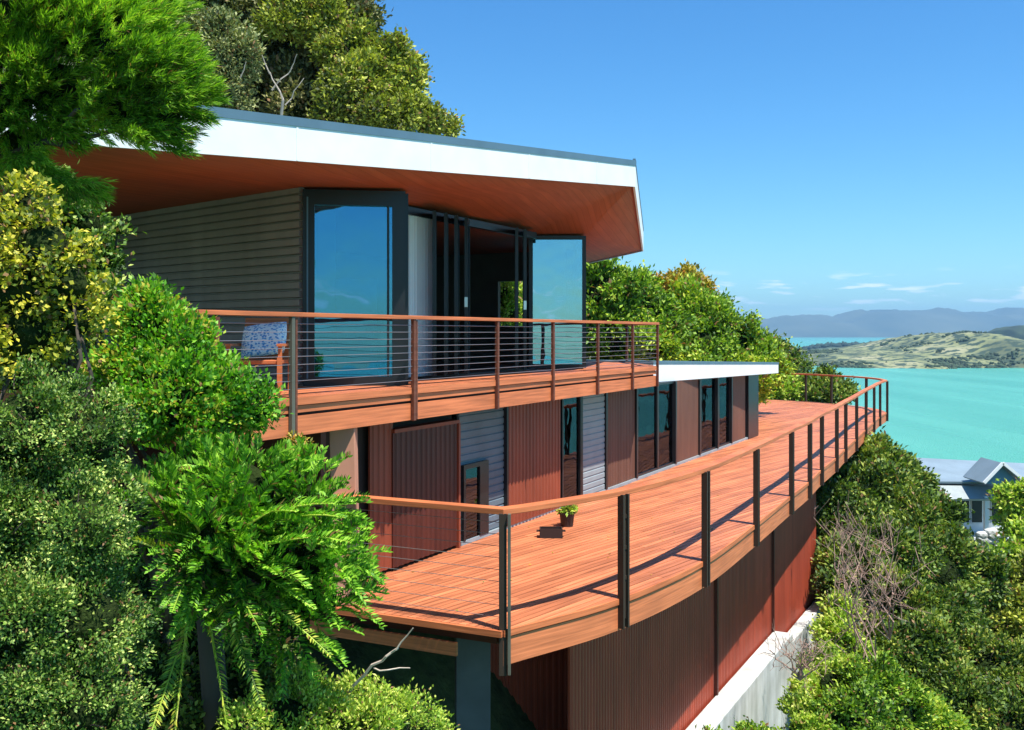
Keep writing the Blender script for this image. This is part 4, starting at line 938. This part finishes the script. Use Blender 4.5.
for p, u in zip(p_, u_):                          # short frond tips, each a comb of leaflets
    ax = unit(u+np.array([.25, -.1, .55])+rs.normal(size=3)*.25); K = 15; ts = np.linspace(0, 1, K)[:, None]
    c = p+ax*ts*.27-np.array([0, 0, .08])*ts**2; side = unit(np.cross(ax, np.array([0, -.5, 1.])+rs.normal(size=3)*.4)); upv = np.cross(side, ax)
    for sg in (-1, 1):
        d = unit(side*sg*.62+ax*.9+upv*.25+rs.normal(size=(K, 3))*.1)
        qs.append(leaf_quads(c, d, unit(np.tile(upv, (K, 1))+rs.normal(size=(K, 3))*.35), .088*(1-.45*ts[:, 0])*rs.uniform(.8, 1.15, K), np.full(K, .019)))
q = np.concatenate(qs); v = q.reshape(-1, 3)-np.array(palm.location); np_mesh('crown', v, np.arange(len(v)).reshape(-1, 4), LF['fern'], parent=palm)
cv, cf = core(FLB, .55); np_mesh('shade_core', cv-np.array(palm.location), cf, CORE, True, parent=palm)
long = [((148, 742), .0, .09), ((172, 760), .02, .10), ((262, 705), .10, .10), ((232, 760), .05, .09), ((330, 655), .12, .09), ((122, 640), .15, .10), ((130, 540), .15, .12), ((125, 470), .2, .12)]
frond_plant('fronds', None, P(200, 575, Y=7.2), [(np.array(P(*a, Y=6.7)), s_, l_) for a, s_, l_ in long], leaf('yellowing_fronds', [(.05, .16, .02), (.16, .32, .03), (.38, .42, .07)], 2, .3), 4, palm, lw=.014)
big = []
for k in range(46):
    tx, ty = rs.uniform(140, 352), rs.uniform(452, 640); big.append((np.array(P(tx, ty, Y=rs.uniform(6.55, 6.95))), rs.uniform(.06, .22), rs.uniform(.08, .115)))
frond_plant('fronds', None, P(215, 555, Y=7.25), big, LF['fern'], 14, palm, lw=.019)
m = MB(); m.tube(limb_pts((pc[0], pc[1], gzp-.2), tuple(pc), rs, .05), .12, .09, 10); m.build('trunk', M['bark'], palm, smooth=True)
for i, (a, b) in enumerate((((215, 590), (150, 735)), ((225, 590), (300, 680)))):
    pass
tree('shade_shrub', 'dark shrub added to darken the hollow beneath the hanging fern fronds', 'shrub', [LB(185, 640, 8.3, 55), LB(240, 660, 8.2, 50), LB(150, 700, 8.0, 60), LB(215, 710, 7.8, 55), LB(165, 600, 8.5, 45), LB(280, 700, 8.6, 36), LB(150, 520, 8.8, 50)],
     LF['slope'], 2600, 8, .05, .03, .09, 80, base=(-2.9, 8.6), r0=.04, cor=.75)  # added over the lit ground so the hollow under the fern reads dark
# yellow dying blade leaf and dead sticks
st = thing('dead_stick', tuple(P(352, 690, Y=7.6)), 'bleached forked stick leaning across the pale shrub', 'branch')
m = MB(); rs = np.random.RandomState(12)
m.tube(limb_pts(P(340, 705, Y=7.7), P(372, 665, Y=7.5), rs, .1, 4), .014, .011, 6); m.tube(limb_pts(P(372, 665, Y=7.5), P(398, 648, Y=7.4), rs, .15, 4), .011, .008, 6); m.tube(limb_pts(P(396, 650, Y=7.4), P(413, 628, Y=7.35), rs, .1, 3), .008, .004, 5); m.tube(limb_pts(P(374, 668, Y=7.5), P(410, 668, Y=7.4), rs, .2, 4), .008, .004, 5)
m.tube(limb_pts(P(340, 705, Y=7.7), P(322, 760, Y=7.9), rs, .1, 3), .014, .016, 6)
m.build('stick', M['paletwig'], st)
tree('reddish_sapling', 'small reddish leaved sapling poking up beside the timber column', 'shrub', [LB(296, 447, 9.3, 9), LB(290, 455, 9.3, 8), LB(304, 452, 9.3, 6)], LF['rust'], 90, 6, .045, .022, .06, 79, base=(-2.0, 9.6), r0=.02, cor=0)

# ---------------------------------------------------------------- pots on the lower deck
def pot(name, label, x, y, r, h, blobs, cat='potted plant', zb=ZL):
    t_ = thing(name, (x, y, zb), label, cat, 'pots on the lower deck'); m = MB(); sg = 16; vs = []; fs = []
    for rr, z in ((r*.78, 0), (r, h), (r*1.08, h), (r*1.08, h-.03), (r*.9, h-.02), (r*.88, h-.03)):
        for k in range(sg): vs.append((x+rr*math.cos(6.2832*k/sg), y+rr*math.sin(6.2832*k/sg), zb+z))
    for i in (0, 1, 2, 4): 
        j2 = {0: 1, 1: 3, 2: 4, 4: 5}[i]; i2 = {0: 0, 1: 3, 2: 2, 4: 4}[i]
        if i == 1: j2, i2 = 2, 3
        for k in range(sg): fs.append((i2*sg+k, i2*sg+(k+1) % sg, j2*sg+(k+1) % sg, j2*sg+k))
    fs += [tuple(range(sg))[::-1], tuple(5*sg+k for k in range(sg))]
    m.add(vs, fs).build('pot', M['pot'], t_)
    for nm, mt, lb, tf, ll in blobs: crown(nm, lb, LF[mt], t_, tf, 6, ll, ll*.5, .03, 5, cor=0)
    return t_
q = P(567, 526, z=ZL)
pot('potted_plant', 'black pot with a small yellow green plant standing on the deck', q.x, q.y, .13, .24, [('foliage', 'low', [((q.x, q.y, ZL+.27), (.12, .12, .05))], 45, .08)])
q = P(583, 497, z=ZL)
q = P(566, 499, z=ZL)
pot('flower_pot', 'flowering plant with orange blooms close to the lower wall', q.x, q.y+.1, .12, .16, [('foliage', 'fern', [((q.x, q.y+.1, ZL+.20), (.16, .14, .08))], 50, .08), ('flowers', 'flower', [((q.x+.02, q.y+.05, ZL+.27), (.14, .12, .04))], 18, .05)])
q = P(551, 537, z=ZL); tr = thing('planter_tray', (q.x, q.y, ZL), 'low dark rectangular planter tray lying on the deck boards', 'planter')
m = MB(); m.box((q.x, q.y, ZL+.012), .34, .2, .02)
for sx_, sy_, a, b in ((0, .1, .36, .02), (0, -.1, .36, .02), (.17, 0, .02, .18), (-.17, 0, .02, .18)): m.box((q.x+sx_, q.y+sy_, ZL+.075), a, b, .145)
m.build('tray', M['pot'], tr); MB().box((q.x, q.y, ZL+.07), .31, .17, .08).build('soil', M['soil'], tr)
for s_ in (-1, 1): MB().box((q.x+s_*.205, q.y, ZL+.10), .05, .07, .02).build('handle', M['pot'], tr)

rs = np.random.RandomState(44); n = 130
lx = rs.uniform(-1.6, 4.5, n); ly = rs.uniform(11.3, 24, n); ok = (lx-(ly-15.28)*.5207+.79 > .25) & (lx < np.interp(ly, [e[1] for e in EDGE], [e[0] for e in EDGE])-.1); lx = lx[ok]; ly = ly[ok]; m_ = len(lx)
dd = rs.normal(size=(m_, 3)); dd[:, 2] = .05; q = leaf_quads(np.stack([lx, ly, np.full(m_, ZL+.008)], 1), unit(dd), np.tile([0, 0, 1.], (m_, 1))+rs.normal(size=(m_, 3))*.2, rs.uniform(.03, .07, m_), rs.uniform(.02, .04, m_))
tag(np_mesh('fallen_leaves', q.reshape(-1, 3), np.arange(m_*4).reshape(-1, 4), LF['rust']), 'a few small fallen leaves scattered over the lower deck boards', 'leaves', None, 'stuff')

# ---------------------------------------------------------------- neighbouring house on the right
nb = thing('neighbour_house', (29, 62, -12.5), 'pale blue roofed house with a gabled end between the slope trees and the water', 'house')
NBR = paint('pale_blue_roof', (.19, .255, .30), .55, .1, .8); NBG = paint('grey_roof_band', (.30, .34, .34), .5, .08); NBW = paint('white_weatherboard', (.75, .77, .76), .6, .04)
def quad_slab(pts, th, name, mat, par=nb):
    v = [V(*p) for p in pts]; nn_ = (v[1]-v[0]).cross(v[3]-v[0]).normalized()*th
    m = MB(); m.add([p for p in v]+[p-nn_ for p in v], [(0, 1, 2, 3), (7, 6, 5, 4), (0, 4, 5, 1), (1, 5, 6, 2), (2, 6, 7, 3), (3, 7, 4, 0)]); return m.build(name, mat, par)
def NP(px, py, Y): return tuple(P(px, py, Y=Y))
# main roof plane: ridge behind, eave in front
quad_slab([NP(900, 481, 60), NP(1080, 483, 60), NP(1078, 466, 65), NP(905, 457, 65)], .12, 'roof', NBR)
quad_slab([NP(905, 457, 65), NP(990, 464, 65), NP(990, 490, 70), NP(905, 490, 70)], .12, 'roof', NBR)
quad_slab([NP(900, 499, 58.6), NP(1000, 499, 58.6), NP(1000, 486, 60), NP(900, 485, 60)], .12, 'veranda_roof', NBG)
m = MB(); x0, x1 = NP(905, 0, 60)[0], NP(1075, 0, 60)[0]; m.box(((x0+x1)/2, 64, -11.5), x1-x0, 7.6, 3.6); m.build('wall', NBW, nb)
for a, b in ((957, 971), (972, 984), (992, 1006), (1008, 1020)):
    xa_, xb_ = NP(a, 0, 60)[0], NP(b, 0, 60)[0]; f = MB(); f.box(((xa_+xb_)/2, 60.17, -10.7), xb_-xa_, .06, 1.5); f = f.build('window', NBW, nb); m = MB(); m.box(((xa_+xb_)/2, 60.12, -10.7), xb_-xa_-.12, .03, 1.36); m.build('pane', M['frame'], f)
for px in (950, 986, 1024):
    xq = NP(px, 0, 58.8)[0]; m = MB(); m.box((xq, 58.8, -10.8), .22, .22, 2.4); m.build('veranda_post', NBW, nb)
m = MB(); xa_, xb_ = NP(940, 0, 58.7)[0], NP(1070, 0, 58.7)[0]; m.box(((xa_+xb_)/2, 59.3, -12.15), xb_-xa_, 1.8, .35); m.build('veranda_floor', NBW, nb)
# gable wing at right
ap = (1003, 463); 
g0, g1 = NP(984, 483, 57.5), NP(1030, 485, 57.5); gp = NP(*ap, 57.5)
quad_slab([g0, gp, (gp[0], 60.2, gp[2]), (g0[0], 60.2, g0[2])], .12, 'gable_roof', NBR)
quad_slab([gp, g1, (g1[0], 60.2, g1[2]), (gp[0], 60.2, gp[2])], .12, 'gable_roof', NBR)
m = MB(); yq = 57.9; m.add([(g0[0]+.2, yq, g0[2]-.1), (g1[0]-.2, yq, g1[2]-.1), (gp[0], yq, gp[2]-.15), (g0[0]+.2, yq+.1, g0[2]-.1), (g1[0]-.2, yq+.1, g1[2]-.1), (gp[0], yq+.1, gp[2]-.15)], [(0, 1, 2), (5, 4, 3), (0, 3, 4, 1), (1, 4, 5, 2), (2, 5, 3, 0)]); m.build('gable_end', paint('blue_gable', (.10, .22, .32), .4), nb)
m = MB(); m.beam(g0, gp, .12, .16); m.beam(gp, g1, .12, .16); m.build('bargeboard', NBW, nb)
# pale rocks below it
rk = MB(); rs = np.random.RandomState(2)
import bmesh
for k in range(14):
    c = P(rs.uniform(980, 1008), rs.uniform(532, 546), Y=56); r_ = rs.uniform(.25, .5); core([((0, 0, 0), (1, 1, 1))]); vv = ICO[0]*r_*(1+.25*np.sin(ICO[0][:, [0]]*4+k)*np.cos(ICO[0][:, [1]]*5+k))*np.array([1.2, 1, .7]); rk.add([tuple(a+np.array(c)) for a in vv], [tuple(f) for f in ICO[1]])
o = rk.build('rock_bank', M['concrete']); tag(o, 'heap of pale rocks below the neighbouring house', 'rocks', None, 'stuff')
